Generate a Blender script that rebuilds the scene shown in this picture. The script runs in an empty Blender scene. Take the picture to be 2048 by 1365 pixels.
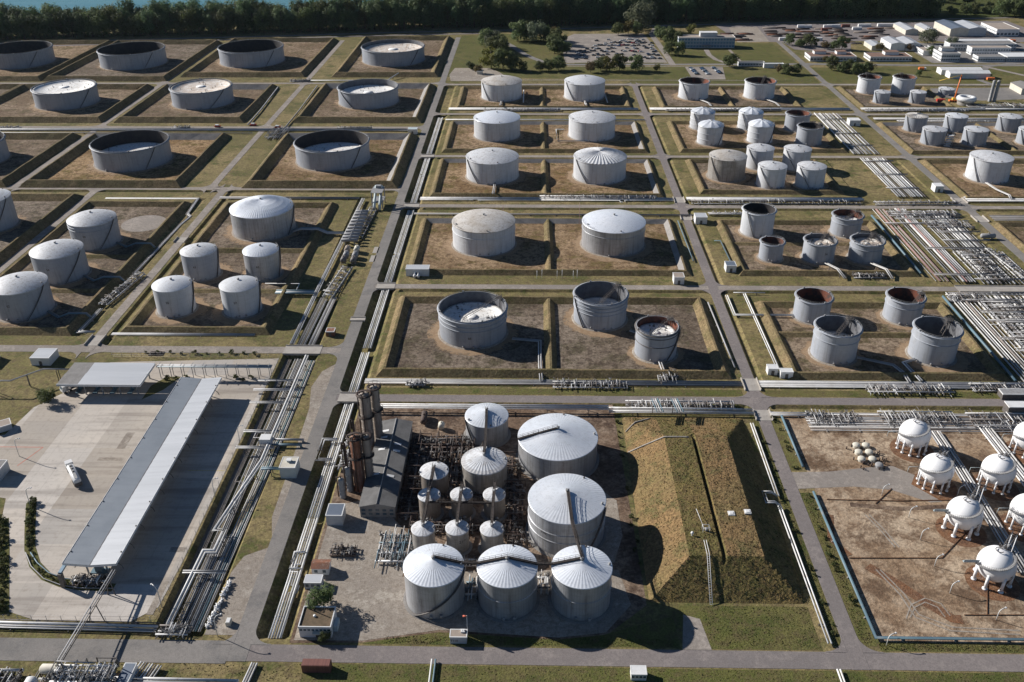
import bpy, math, random
from mathutils import Vector
R=random.Random(7)
PI=math.pi
sc=bpy.context.scene
COL=sc.collection
rad=math.radians
# ------------------------------------------------------------------ camera model (fitted to the road grid of the place)
H=195.0; F=1786.1; PIT=rad(29.969); YAW=rad(1.3693); ROL=rad(-0.3254)
z_=Vector((0,0,1)); fh=Vector((-math.sin(YAW),math.cos(YAW),0)); rt=Vector((math.cos(YAW),math.sin(YAW),0))
fw=fh*math.cos(PIT)-z_*math.sin(PIT); up=fh*math.sin(PIT)+z_*math.cos(PIT)
rt2=rt*math.cos(ROL)+up*math.sin(ROL); up2=up*math.cos(ROL)-rt*math.sin(ROL)
def G(u,v,z=0.0):
    d=fw*F+rt2*(u-1024)-up2*(v-682.5); t=(H-z)/-d.z
    return (d.x*t,d.y*t)
# ------------------------------------------------------------------ mesh builder
class MB:
    def __init__(s): s.v=[]; s.f=[]; s.m=[]; s.s=[]; s.mi=0; s.sm=False
    def face(s,idx): s.f.append(idx); s.m.append(s.mi); s.s.append(s.sm)
    def add(s,pts): n=len(s.v); s.v.extend(pts); return n
    def box(s,x0,x1,y0,y1,z0,z1,rot=0,c=None):
        p=[(x0,y0,z0),(x1,y0,z0),(x1,y1,z0),(x0,y1,z0),(x0,y0,z1),(x1,y0,z1),(x1,y1,z1),(x0,y1,z1)]
        if rot:
            cx,cy=c or ((x0+x1)/2,(y0+y1)/2); k,q=math.cos(rot),math.sin(rot)
            p=[(cx+(a-cx)*k-(b-cy)*q,cy+(a-cx)*q+(b-cy)*k,d) for a,b,d in p]
        n=s.add(p)
        for q in ((3,2,1,0),(4,5,6,7),(0,1,5,4),(1,2,6,5),(2,3,7,6),(3,0,4,7)): s.face([n+i for i in q])
        return s
    def prism(s,poly,z0,z1):
        k=len(poly); n=s.add([(x,y,z0) for x,y in poly]+[(x,y,z1) for x,y in poly])
        s.face([n+k+i for i in range(k)]); s.face([n+k-1-i for i in range(k)])
        for i in range(k): j=(i+1)%k; s.face([n+i,n+j,n+k+j,n+k+i])
        return s
    def sheet(s,poly,z):
        a=sum(poly[i][0]*poly[(i+1)%len(poly)][1]-poly[(i+1)%len(poly)][0]*poly[i][1] for i in range(len(poly)))
        if a<0: poly=poly[::-1]
        n=s.add([(x,y,z) for x,y in poly]); s.face(list(range(n,n+len(poly)))); return s
    def lathe(s,prof,n=32,cx=0,cy=0,a0=0,smooth=True,close=False):
        o=s.sm; s.sm=smooth; rings=[]
        for r,z in prof:
            if r<1e-6: rings.append([s.add([(cx,cy,z)])])
            else:
                b=s.add([(cx+r*math.cos(a0+2*PI*i/n),cy+r*math.sin(a0+2*PI*i/n),z) for i in range(n)]); rings.append(list(range(b,b+n)))
        for A,B in zip(rings,rings[1:]):
            for i in range(n):
                j=(i+1)%n
                if len(A)==1 and len(B)==1: continue
                if len(A)==1: s.face([A[0],B[j],B[i]])
                elif len(B)==1: s.face([A[i],A[j],B[0]])
                else: s.face([A[i],A[j],B[j],B[i]])
        s.sm=o; return s
    def cyl(s,cx,cy,z0,z1,r,n=10,r1=None): return s.lathe([(0,z0),(r,z0),(r if r1 is None else r1,z1),(0,z1)],n,cx,cy,smooth=True)
    def tube(s,pts,r,n=8,caps=True):
        P=[Vector(p) for p in pts]; o=s.sm; s.sm=True; prev=None
        for i,p in enumerate(P):
            d0=(p-P[i-1]).normalized() if i else None; d1=(P[i+1]-p).normalized() if i<len(P)-1 else None
            d=(d0 or d1) if (d0 is None or d1 is None) else (d0+d1)
            if d.length<1e-6: d=d1
            d=d.normalized(); ref=Vector((0,0,1)) if abs((d1 or d0).z)<.9 and abs((d0 or d1).z)<.99 else Vector((0.577,0.577,0.577))
            if prev is None: a=d.cross(ref).normalized()
            else: a=(prev-d*prev.dot(d)).normalized()
            prev=a; b=d.cross(a)
            k=1.0
            if d0 is not None and d1 is not None: k=1/max(.5,d.dot(d1))
            # mitre: stretch along the bend direction
            bend=(d1-d0) if (d0 is not None and d1 is not None) else Vector((0,0,0))
            bl=bend.length; bn=bend/bl if bl>1e-6 else Vector((0,0,0))
            ring=[]
            for j in range(n):
                q=(a*math.cos(2*PI*j/n)+b*math.sin(2*PI*j/n))*r
                if bl>1e-6: q=q+bn*(q.dot(bn))*(k-1)
                ring.append(tuple(p+q))
            st=s.add(ring)
            if i:
                for j in range(n): jj=(j+1)%n; s.face([pst+j,st+j,st+jj,pst+jj])
            elif caps: s.face([st+j for j in range(n)])
            pst=st
        if caps: s.face([pst+n-1-j for j in range(n)])
        s.sm=o; return s
    def sphere(s,c,r,n=12,m=8,z=1):
        return s.lathe([(r*math.sin(PI*i/m) if 0<i<m else 0,c[2]-r*z*math.cos(PI*i/m)) for i in range(m+1)],n,c[0],c[1])
    def mesh(s,name,mats):
        me=bpy.data.meshes.new(name); me.from_pydata(s.v,[],s.f)
        for m in (mats if isinstance(mats,(list,tuple)) else [mats]): me.materials.append(m)
        me.polygons.foreach_set('material_index',s.m); me.polygons.foreach_set('use_smooth',s.s); me.update()
        return me
def link(name,me,parent=None,loc=None,rotz=0,label=None):
    o=bpy.data.objects.new(name,me); COL.objects.link(o)
    if parent: o.parent=parent
    if loc: o.location=loc
    if rotz: o.rotation_euler=(0,0,rotz)
    if label: o['label']=label
    return o
def part(name,mb,mat,parent,label=None,loc=None,rotz=0): return link(name,mb.mesh(name,mat),parent,loc,rotz,label)
def thing(name,label,cat,loc=(0,0,0),rotz=0,group=None):
    o=bpy.data.objects.new(name,None); COL.objects.link(o); o.location=loc; o.rotation_euler=(0,0,rotz); o.empty_display_size=.5
    o['label']=label; o['category']=cat
    if group: o['group']=group
    return o
def solo(name,mb,mat,label,cat,loc=None,rotz=0,group=None):
    o=link(name,mb.mesh(name,mat) if isinstance(mb,MB) else mb,None,loc,rotz); o['label']=label; o['category']=cat
    if group: o['group']=group
    return o
def struct(name,mb,mat,kind='structure'):
    o=link(name,mb.mesh(name,mat)); o['kind']=kind; return o
def dup(root,loc,rotz=None,label=None,scale=None):
    r=root.copy(); COL.objects.link(r); r.location=loc
    if rotz is not None: r.rotation_euler=(0,0,rotz)
    if scale: r.scale=scale
    if label: r['label']=label
    for ch in root.children:
        c=ch.copy(); COL.objects.link(c); c.parent=r
        for g in ch.children:
            d=g.copy(); COL.objects.link(d); d.parent=c
    return r
# ------------------------------------------------------------------ materials
MATS={}
def newmat(name):
    m=bpy.data.materials.new(name); m.use_nodes=True; nt=m.node_tree; b=nt.nodes['Principled BSDF']; MATS[name]=m
    return m,nt,b
def N(nt,t,**k):
    n=nt.nodes.new(t)
    for a,v in k.items():
        if a in n.inputs: n.inputs[a].default_value=v
        else: setattr(n,a,v)
    return n
def noise(nt,vec,scale,detail=4,rough=.6):
    n=N(nt,'ShaderNodeTexNoise',Scale=scale,Detail=detail,Roughness=rough); nt.links.new(vec,n.inputs['Vector']); return n.outputs['Fac']
def ramp(nt,fac,a,b):
    n=N(nt,'ShaderNodeMapRange'); n.inputs[1].default_value=a; n.inputs[2].default_value=b; n.clamp=True; nt.links.new(fac,n.inputs[0]); return n.outputs[0]
def mix(nt,fac,a,b,mode='MIX'):
    n=N(nt,'ShaderNodeMix',data_type='RGBA',blend_type=mode)
    if isinstance(fac,(int,float)): n.inputs[0].default_value=fac
    else: nt.links.new(fac,n.inputs[0])
    for i,c in ((6,a),(7,b)):
        if isinstance(c,(tuple,list)): n.inputs[i].default_value=(*c[:3],1)
        else: nt.links.new(c,n.inputs[i])
    return n.outputs[2]
def math_(nt,op,a,b=None,c=None):
    n=N(nt,'ShaderNodeMath',operation=op)
    for i,x in enumerate((a,b,c)):
        if x is None: continue
        if isinstance(x,(int,float)): n.inputs[i].default_value=x
        else: nt.links.new(x,n.inputs[i])
    return n.outputs[0]
def pos(nt): return nt.nodes.new('ShaderNodeNewGeometry').outputs['Position']
def objc(nt): return nt.nodes.new('ShaderNodeTexCoord').outputs['Object']
def orand(nt): return nt.nodes.new('ShaderNodeObjectInfo').outputs['Random']
def mapv(nt,vec,s):
    n=N(nt,'ShaderNodeMapping'); n.inputs['Scale'].default_value=s; nt.links.new(vec,n.inputs['Vector']); return n.outputs[0]
def fin(nt,b,col,rough=.9,metal=0,bump=None,bstr=.3,bdist=.1,spec=.3):
    if isinstance(col,(tuple,list)): b.inputs['Base Color'].default_value=(*col[:3],1)
    else: nt.links.new(col,b.inputs['Base Color'])
    b.inputs['Roughness'].default_value=rough; b.inputs['Metallic'].default_value=metal; b.inputs['Specular IOR Level'].default_value=spec
    if bump is not None:
        n=N(nt,'ShaderNodeBump',Strength=bstr,Distance=bdist); nt.links.new(bump,n.inputs['Height']); nt.links.new(n.outputs[0],b.inputs['Normal'])
def earth(name,cols,s=(.012,.06,.35),fine=1.6,bump=.5,vary=0.0,offs=0,lo=.55):
    """cols: (a,b,c,d) a<->b on the large scale, c on the middle, d dark specks on the fine scale"""
    m,nt,b=newmat(name); p=pos(nt)
    a=ramp(nt,noise(nt,p,s[0],5,.65),.43,.57); c=mix(nt,a,cols[0],cols[1])
    k=ramp(nt,noise(nt,p,s[1],6,.72),.5,.6); c=mix(nt,k,c,cols[2])
    q=ramp(nt,noise(nt,p,s[2],5,.75),.46,.6); c=mix(nt,math_(nt,'MULTIPLY',q,.8),c,cols[3])
    k2=ramp(nt,noise(nt,p,s[1]*2.3,5,.7),.54,.66); c=mix(nt,math_(nt,'MULTIPLY',k2,.6),c,cols[1])
    f=noise(nt,p,fine,3,.7); g=ramp(nt,f,.3,.7)
    c=mix(nt,g,mix(nt,1.0,c,(lo,lo,lo),'MULTIPLY'),mix(nt,1.0,c,(1.25,1.25,1.25),'MULTIPLY'))
    if vary:
        r=orand(nt); v=math_(nt,'MULTIPLY_ADD',r,2*vary,1-vary); hs=N(nt,'ShaderNodeHueSaturation'); nt.links.new(c,hs.inputs['Color']); nt.links.new(v,hs.inputs['Value'])
        nt.links.new(math_(nt,'MULTIPLY_ADD',r,.5,.75),hs.inputs['Saturation']); c=hs.outputs[0]
    fin(nt,b,c,.95,0,f,bump,.5,.1); return m
earth('grass',((.175,.155,.062),(.285,.225,.108),(.105,.112,.038),(.14,.105,.06)),(.013,.07,.4),1.1,lo=.6)
earth('bank',((.27,.20,.108),(.20,.162,.085),(.14,.122,.055),(.15,.108,.06)),(.02,.12,.5),1.2,lo=.55)
earth('soil',((.205,.143,.088),(.33,.245,.165),(.135,.108,.052),(.088,.057,.037)),(.022,.085,.33),.9,vary=.2,lo=.5)
earth('plantdirt',((.19,.13,.09),(.30,.225,.165),(.09,.06,.045),(.12,.08,.055)),(.03,.07,.3),.9,lo=.55)
earth('dirt',((.33,.232,.15),(.48,.375,.268),(.15,.10,.065),(.175,.112,.07)),(.028,.05,.22),.9,lo=.6)
earth('dirt_rust',((.23,.115,.06),(.19,.10,.06),(.13,.075,.05),(.25,.15,.09)),(.06,.2,.6))
earth('meadow',((.075,.095,.025),(.10,.11,.035),(.045,.062,.018),(.07,.07,.025)),(.02,.09,.4),lo=.5)
earth('greengrass',((.115,.122,.036),(.16,.145,.055),(.085,.098,.03),(.125,.10,.05)),(.012,.06,.3),lo=.6)
earth('moundgrass',((.28,.182,.088),(.23,.172,.08),(.155,.135,.058),(.19,.128,.065)),(.03,.1,.6),1.3,.9,lo=.5)
earth('moundtop_shade',((.17,.145,.055),(.24,.175,.07),(.115,.108,.04),(.16,.11,.055)),(.03,.1,.6),1.3,.9,lo=.5)
earth('gravel',((.34,.295,.245),(.27,.235,.2),(.38,.34,.29),(.22,.185,.15)),(.03,.12,.6),2.2,.2,lo=.8)
earth('darkballast',((.075,.062,.055),(.05,.043,.04),(.1,.075,.06),(.04,.034,.03)),(.03,.15,.8),2.2,.5)
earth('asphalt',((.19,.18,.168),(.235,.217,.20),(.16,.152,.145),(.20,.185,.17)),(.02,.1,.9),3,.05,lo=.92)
earth('paleroad',((.285,.25,.218),(.235,.21,.188),(.34,.30,.262),(.21,.184,.162)),(.02,.09,.7),3,.05,lo=.92)
earth('oldroad',((.215,.188,.178),(.185,.165,.158),(.245,.215,.20),(.17,.15,.143)),(.02,.12,.9),3,.05,lo=.9)
# sandy worn ground fading out round a tank foot (ragged edge)
m,nt,b=newmat('worn'); p=pos(nt); gen=nt.nodes.new('ShaderNodeTexCoord').outputs['Generated']; vm=N(nt,'ShaderNodeVectorMath',operation='SUBTRACT'); nt.links.new(gen,vm.inputs[0]); vm.inputs[1].default_value=(.5,.5,0)
vs=N(nt,'ShaderNodeVectorMath',operation='MULTIPLY'); nt.links.new(vm.outputs[0],vs.inputs[0]); vs.inputs[1].default_value=(2,2,0); vl=N(nt,'ShaderNodeVectorMath',operation='LENGTH'); nt.links.new(vs.outputs[0],vl.inputs[0])
q=math_(nt,'ADD',math_(nt,'SUBTRACT',1,vl.outputs['Value']),math_(nt,'MULTIPLY',math_(nt,'SUBTRACT',noise(nt,p,.25,5,.7),.5),.75)); al=ramp(nt,q,.0,.10)
fin(nt,b,mix(nt,ramp(nt,noise(nt,p,.5,5,.7),.4,.6),(.40,.285,.18),(.30,.20,.12)),.95); nt.links.new(math_(nt,'MULTIPLY',al,.8),b.inputs['Alpha'])
# concrete yard with slabs and stains
m,nt,b=newmat('yard'); p=pos(nt)
c=mix(nt,ramp(nt,noise(nt,p,.03,5,.6),.35,.65),(.43,.385,.335),(.50,.44,.37))
sx=N(nt,'ShaderNodeSeparateXYZ'); nt.links.new(p,sx.inputs[0])
st=mapv(nt,p,(.02,.22,1)); c=mix(nt,math_(nt,'MULTIPLY',ramp(nt,noise(nt,st,1,4,.6),.5,.64),.55),c,(.23,.195,.165))
cell=N(nt,'ShaderNodeTexVoronoi',feature='F1',distance='CHEBYCHEV',Scale=.06,Randomness=0); nt.links.new(p,cell.inputs['Vector'])
hs=N(nt,'ShaderNodeHueSaturation'); nt.links.new(c,hs.inputs['Color'])
sp=N(nt,'ShaderNodeSeparateColor'); nt.links.new(cell.outputs['Color'],sp.inputs[0]); nt.links.new(math_(nt,'MULTIPLY_ADD',sp.outputs[0],.34,.83),hs.inputs['Value']); nt.links.new(math_(nt,'MULTIPLY_ADD',sp.outputs[1],.5,.7),hs.inputs['Saturation'])
c=hs.outputs[0]
for ax in (0,1):
    fr=math_(nt,'FRACT',math_(nt,'MULTIPLY',sx.outputs[ax],.18)); l=math_(nt,'LESS_THAN',fr,.022); c=mix(nt,math_(nt,'MULTIPLY',l,.35),c,(.2,.18,.16))
g=noise(nt,p,.5,5,.75); c=mix(nt,math_(nt,'MULTIPLY',ramp(nt,g,.52,.72),.5),c,(.22,.185,.15))
fin(nt,b,c,.9)
def simple(name,c1,c2=None,scale=.5,rough=.6,metal=0,vary=0,bump=0,spec=.4,stretch=None,thr=(.4,.62),c3=None):
    m,nt,b=newmat(name); v=objc(nt)
    if stretch: v=mapv(nt,v,stretch)
    c=c1
    if c2: c=mix(nt,ramp(nt,noise(nt,v,scale,5,.65),*thr),c1,c2)
    if c3: c=mix(nt,ramp(nt,noise(nt,v,scale*3.1,4,.7),.55,.72),c,c3)
    if vary:
        if isinstance(c,tuple): c=mix(nt,0.0,c,c)
        h=N(nt,'ShaderNodeHueSaturation'); nt.links.new(c,h.inputs['Color']); nt.links.new(math_(nt,'MULTIPLY_ADD',orand(nt),2*vary,1-vary),h.inputs['Value']); c=h.outputs[0]
    fin(nt,b,c,rough,metal,noise(nt,v,scale*2) if bump else None,bump,.1,spec); return m
def tankmat(name,c1,c2,dirt,rough=.5,metal=0,course=2.2,panel=0,vary=.09):
    m,nt,b=newmat(name); v=objc(nt); s=N(nt,'ShaderNodeSeparateXYZ'); nt.links.new(v,s.inputs[0])
    c=mix(nt,ramp(nt,noise(nt,v,.12,4,.6),.35,.65),c1,c2)
    st=mapv(nt,v,(1,1,.05)); k=ramp(nt,noise(nt,st,.9,5,.75),.5,.66); c=mix(nt,math_(nt,'MULTIPLY',k,.6),c,dirt); k3=ramp(nt,noise(nt,v,.35,5,.7),.52,.68); c=mix(nt,math_(nt,'MULTIPLY',k3,.35),c,dirt)
    fr=math_(nt,'FRACT',math_(nt,'DIVIDE',s.outputs[2],course)); l=math_(nt,'LESS_THAN',fr,.05); c=mix(nt,math_(nt,'MULTIPLY',l,.3),c,dirt)
    rs=ramp(nt,noise(nt,mapv(nt,v,(1,1,.07)),.55,4,.8),.62,.7); rz=ramp(nt,noise(nt,v,.16,3,.6),.5,.62); c=mix(nt,math_(nt,'MULTIPLY',math_(nt,'MULTIPLY',rs,rz),.55),c,(.22,.13,.08))
    low=ramp(nt,math_(nt,'ADD',s.outputs[2],math_(nt,'MULTIPLY',noise(nt,v,.6,3),2.5)),2.6,.9); c=mix(nt,math_(nt,'MULTIPLY',low,.35),c,dirt)
    if panel:
        a=math_(nt,'ARCTAN2',s.outputs[1],s.outputs[0]); f2=math_(nt,'FRACT',math_(nt,'MULTIPLY',a,panel/(2*PI))); l2=math_(nt,'LESS_THAN',f2,.12); c=mix(nt,math_(nt,'MULTIPLY',l2,.4),c,dirt)
    h=N(nt,'ShaderNodeHueSaturation'); nt.links.new(c,h.inputs['Color']); nt.links.new(math_(nt,'MULTIPLY_ADD',orand(nt),2*vary,1-vary),h.inputs['Value'])
    fin(nt,b,h.outputs[0],rough,metal); return m
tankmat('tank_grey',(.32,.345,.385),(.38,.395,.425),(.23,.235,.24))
tankmat('tank_pale',(.54,.56,.59),(.62,.63,.645),(.36,.35,.335))
tankmat('tank_clad',(.47,.48,.50),(.38,.385,.395),(.17,.16,.15),.4,.25,2.4,64)
tankmat('tank_stained',(.42,.40,.37),(.30,.275,.245),(.13,.10,.08),.45,.2,2.4,80)
tankmat('tank_brown',(.30,.265,.23),(.22,.185,.155),(.10,.07,.05),.5,.1,2.4,40)
tankmat('roof_pale',(.56,.58,.61),(.64,.65,.66),(.42,.40,.38),.45,0,9,0)
tankmat('roof_alu',(.72,.755,.80),(.79,.81,.84),(.56,.575,.59),.34,.2,9,0)
tankmat('roof_streak',(.54,.555,.575),(.62,.625,.635),(.24,.205,.175),.5,0,9,0)
tankmat('roof_dirty',(.56,.545,.52),(.44,.40,.35),(.20,.155,.115),.6,0,9,0)
simple('deck',(.80,.79,.76),(.70,.66,.6),.22,.7,thr=(.45,.65),c3=(.13,.10,.08))
simple('deck_rust',(.68,.65,.6),(.5,.40,.31),.3,.7,c3=(.25,.12,.07))
simple('inner_dark',(.028,.026,.028),(.045,.038,.036),.3,.8)  # near-black holds soot and the shade of deep interiors, deep decks too
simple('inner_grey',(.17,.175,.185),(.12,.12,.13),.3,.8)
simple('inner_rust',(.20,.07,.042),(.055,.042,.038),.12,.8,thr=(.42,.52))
simple('steel_dark',(.09,.085,.08),(.14,.12,.11),1,.6)
simple('walk',(.035,.030,.028),(.055,.042,.036),.6,.8)
simple('steel_grey',(.32,.32,.32),(.25,.245,.24),1,.55)
simple('rusty',(.05,.036,.030),(.085,.054,.042),.6,.75,vary=.3,c3=(.045,.035,.03))
simple('rust_red',(.24,.10,.055),(.16,.075,.048),.4,.75,c3=(.36,.28,.22),stretch=(1,1,.15))
simple('tower_steel',(.34,.29,.24),(.24,.19,.155),.5,.6,stretch=(1,1,.12),c3=(.14,.09,.07))
simple('pipe_white',(.66,.66,.65),(.55,.54,.52),.15,.45,vary=.2,c3=(.42,.38,.34))
simple('pipe_grey',(.36,.36,.37),(.29,.285,.28),.2,.5,vary=.2)
simple('pipe_dark',(.14,.13,.125),(.2,.17,.15),.2,.6,vary=.25)
simple('pipe_pink',(.42,.27,.25),(.36,.22,.2),.2,.6)
simple('pipe_blue',(.10,.17,.215),(.13,.21,.25),.1,.5,c3=(.22,.24,.25))
simple('valve',(.20,.195,.19),(.11,.105,.10),1.2,.5,vary=.5,c3=(.42,.4,.37))
simple('concrete',(.40,.37,.33),(.34,.31,.275),.3,.9,c3=(.28,.25,.22))
simple('concrete_wall',(.30,.28,.26),(.24,.225,.21),.3,.9,c3=(.18,.165,.15))
simple('white',(.74,.74,.73),(.66,.655,.64),.3,.5)
simple('sphere_white',(.85,.85,.85),(.81,.805,.80),.2,.35,c3=(.77,.75,.72))
simple('cream',(.6,.57,.48),(.52,.48,.4),.4,.7)
simple('paleblue',(.47,.54,.55),(.42,.49,.50),.5,.6)
simple('orange',(.75,.2,.05),None,1,.5); simple('yellow',(.75,.48,.06),None,1,.5); simple('red',(.5,.045,.03),None,1,.5)
simple('brownroof',(.22,.13,.095),(.17,.105,.08),.3,.9,c3=(.28,.2,.15)); simple('greyroof',(.24,.23,.22),(.19,.18,.17),.3,.9,c3=(.3,.28,.26))
simple('tanroof',(.36,.30,.25),(.3,.25,.21),.2,.9); simple('eternit',(.15,.147,.144),(.105,.103,.10),.3,.85,c3=(.14,.135,.13))
simple('sheet_roof',(.60,.61,.62),(.54,.55,.56),.08,.4,metal=.2,stretch=(.3,3,1)); simple('sheet_roof_shade',(.31,.335,.36),(.27,.295,.32),.1,.45,metal=.2)
simple('blue_sheet',(.17,.20,.25),(.14,.17,.21),.1,.45,metal=.2)
simple('facade',(.50,.52,.53),(.44,.45,.46),.3,.7); simple('window',(.05,.075,.10),(.10,.15,.19),.3,.15,spec=.6); simple('blueglass',(.10,.20,.30),(.16,.27,.36),.3,.15,spec=.6); simple('blueband',(.22,.32,.40),None,1,.5)
simple('container_brown',(.20,.085,.065),(.15,.06,.05),.8,.6,stretch=(6,.2,.2)); simple('mossroof',(.15,.105,.065),(.1,.075,.045),.6,.95,c3=(.2,.15,.09))
simple('tyre',(.02,.02,.02),None,1,.8); simple('lamp',(.6,.6,.58),None,1,.4); simple('redpaint',(.55,.13,.08),None,1,.7); simple('yellowpaint',(.55,.42,.08),None,1,.7)
CARCOL={'d':((.015,.016,.018),'black'),'w':((.75,.75,.74),'white'),'g':((.42,.43,.45),'silver'),'r':((.42,.03,.03),'red'),'b':((.04,.09,.22),'blue')}
for k,(c,n) in CARCOL.items(): simple('car_'+n,c,None,1,.25,spec=.6)
def leafmat(name,a,b_,c_):
    m,nt,b=newmat(name); v=objc(nt); c=mix(nt,ramp(nt,noise(nt,v,.35,3,.6),.4,.6),a,b_); c=mix(nt,ramp(nt,noise(nt,v,2.5,2),.5,.75),c,c_)
    h=N(nt,'ShaderNodeHueSaturation'); nt.links.new(c,h.inputs['Color']); r=orand(nt); nt.links.new(math_(nt,'MULTIPLY_ADD',r,.5,.75),h.inputs['Value']); nt.links.new(math_(nt,'MULTIPLY_ADD',r,.05,.475),h.inputs['Hue'])
    fin(nt,b,h.outputs[0],.7,spec=.2); tr=nt.nodes.new('ShaderNodeBsdfTranslucent'); nt.links.new(h.outputs[0],tr.inputs[0]); ms=nt.nodes.new('ShaderNodeMixShader'); ms.inputs[0].default_value=.4; out=nt.nodes['Material Output']; nt.links.new(b.outputs[0],ms.inputs[1]); nt.links.new(tr.outputs[0],ms.inputs[2]); nt.links.new(ms.outputs[0],out.inputs[0]); return m
leafmat('leaf_poplar',(.09,.135,.06),(.135,.175,.08),(.06,.095,.042)); leafmat('leaf_oak',(.095,.12,.045),(.13,.148,.06),(.065,.085,.033)); leafmat('leaf_autumn',(.13,.10,.045),(.16,.12,.055),(.09,.08,.035))
leafmat('leaf_willow',(.13,.15,.09),(.165,.18,.115),(.09,.11,.062)); leafmat('leaf_yellow',(.13,.125,.03),(.16,.14,.04),(.09,.09,.025)); leafmat('leaf_bush',(.07,.085,.028),(.10,.105,.04),(.05,.06,.022))
simple('bark',(.10,.08,.06),(.07,.055,.045),1,.9); 
m,nt,b=newmat('riverwater'); p=pos(nt); fin(nt,b,mix(nt,ramp(nt,noise(nt,mapv(nt,p,(.004,.02,1)),1,4),.4,.6),(.05,.17,.18),(.08,.215,.225)),.2,0,noise(nt,mapv(nt,p,(.05,.2,1)),1,3),.15,.5,.4)
MT=MATS
# ================================================================== SETTING
# ---- ground: one sheet with ditches and sunken pipe corridors cut into it
DITCH=[(-76.2,-65.5,171.5,781,1.8,2.3),(91.2,94.4,306,781,.9,1.2),(-105.5,-90.2,172,326.5,2.0,1.6),(-104.8,-91.2,331.8,513,.8,1.2),
 (-187.2,-183.6,331.8,522,.9,1.3),(-203.5,-197.5,340,509,.8,1.2),(206,245,396,489,.6,1),(200,246,296,388,.6,1),(197,245,502,584,.5,1)]
for y in (391,590): DITCH.append((-64,500,y-6.2,y-2.9,.9,1.2))
for x0,x1 in ((-64,85),(92.5,251),(259,500)): DITCH+= [(x0,x1,693-6.2,693-2.9,.9,1.2),(x0,x1,785-6.2,785-2.9,.9,1.2),(x0,x1,498-6.2,498-2.9,.8,1.2)]
DITCH+=[(-500,-84,526-6.4,526-3,.9,1.2),(-60,84,292.5-6,292.5-2.9,.8,1.2),(93,300,292.5-6,292.5-2.9,.8,1.2)]
def lines(k,extra):
    s=set(extra)
    for d in DITCH: s|={d[2*k],d[2*k]+d[5],d[2*k+1]-d[5],d[2*k+1]}
    s=sorted(s); o=[s[0]]
    for a in s[1:]:
        if a-o[-1]>.02: o.append(a)
    return o
XS=lines(0,[-3500,-1500,-800,-400,0,400,800,1500,3500]); YS=lines(1,[-400,0,100,900,1100,1400,2000,4500])
def gz(x,y):
    z=0
    for x0,x1,y0,y1,d,s in DITCH:
        k=min(x-x0,x1-x,y-y0,y1-y)
        if k>0: z=min(z,-d*min(1,k/s+1e-3))
    return z
g=MB(); g.v=[(x,y,gz(x,y)) for y in YS for x in XS]; w=len(XS)
for j in range(len(YS)-1):
    for i in range(w-1): g.face([j*w+i,j*w+i+1,(j+1)*w+i+1,(j+1)*w+i])
struct('ground',g,MT['grass'])
def sheet(name,poly,mat,z): return struct(name,MB().sheet(poly,z),MT[mat])
def rect(x0,y0,x1,y1): return [(x0,y0),(x1,y0),(x1,y1),(x0,y1)]
# ---- river and the land round it
riv=MB().sheet([(-2500,1005),(-800,1020),(-460,1075),(-150,1130),(150,1180),(480,1330),(900,1500),(3000,1800),(3000,3800),(-2500,3800)],.05)
struct('river',riv,MT['riverwater'])
sheet('meadow',[(455,1088),(560,1095),(760,1120),(900,1300),(500,1240),(440,1150)],'meadow',.08)
sheet('lawn',[(-68,812),(85.6,802),(85.6,780),(250,780),(252,853),(200,856),(130,854),(31,852),(9,862),(-8,892),(-22,935),(-46,1000),(-76,995),(-76,812)],'greengrass',.03)
sheet('lawn',[(258,800),(258,848),(470,853),(470,786),(259,786)],'greengrass',.03)
sheet('lawn',[(131,862),(198,864),(250,866),(246,955),(133,960)],'greengrass',.03)
sheet('lawn',[(12,872),(31,862),(33,925),(20,985),(-40,1010),(-20,945),(-4,900)],'greengrass',.03)
# ---- tank basins: floor and earth banks
def bank(x0,x1,y0,y1,h,run,conc='',crest=1.0,mat='bank'):
    m=MB(); off=[(-(crest/2+run),-.05),(-crest/2,h),(crest/2,h*.99),(crest/2+run,-.05)]
    nx=max(2,int((x1-x0)/7)); ny=max(2,int((y1-y0)/7)); seq=[]
    for i in range(nx): seq.append((i/nx,0,0))
    for i in range(ny): seq.append((1,i/ny,1))
    for i in range(nx): seq.append((1-i/nx,1,2))
    for i in range(ny): seq.append((0,1-i/ny,3))
    rings=[]
    for tx,ty,sd in seq:
        jz=R.uniform(-.12,.1)*h*.4; r=[]
        for d,z in off: r.append((x0-d+(x1-x0+2*d)*tx+R.uniform(-.12,.12),y0-d+(y1-y0+2*d)*ty+R.uniform(-.12,.12),z+(jz if z>0 else 0)))
        rings.append((m.add(r),sd))
    for (a,sd),(b,_) in zip(rings,rings[1:]+rings[:1]):
        for k in range(3):
            m.mi=1 if (k==0 and 'SENW'[sd] in conc) else 0
            m.face([a+k+1,b+k+1,b+k,a+k])
    o=struct('earth_bank',m,[MT[mat],MT['concrete_wall']]); return o
def dividing_bank(ax,ay,bx,by,h,run,crest=1.0):
    m=MB(); L=math.hypot(bx-ax,by-ay); n=max(2,int(L/7)); ux,uy=(bx-ax)/L,(by-ay)/L; px,py=uy,-ux; prev=None
    for i in range(n+1):
        t=i/n*L; r=[]; j=R.uniform(-.15,.1)
        for d,z in ((-(crest/2+run),-.05),(-crest/2,h+j),(crest/2,h+j),(crest/2+run,-.05)): r.append((ax+ux*t+px*d+R.uniform(-.1,.1),ay+uy*t+py*d+R.uniform(-.1,.1),z))
        a=m.add(r)
        if prev is not None:
            for k in range(3): m.face([prev+k,a+k,a+k+1,prev+k+1])
        prev=a
    struct('earth_bank',m,MT['bank'])
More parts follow.
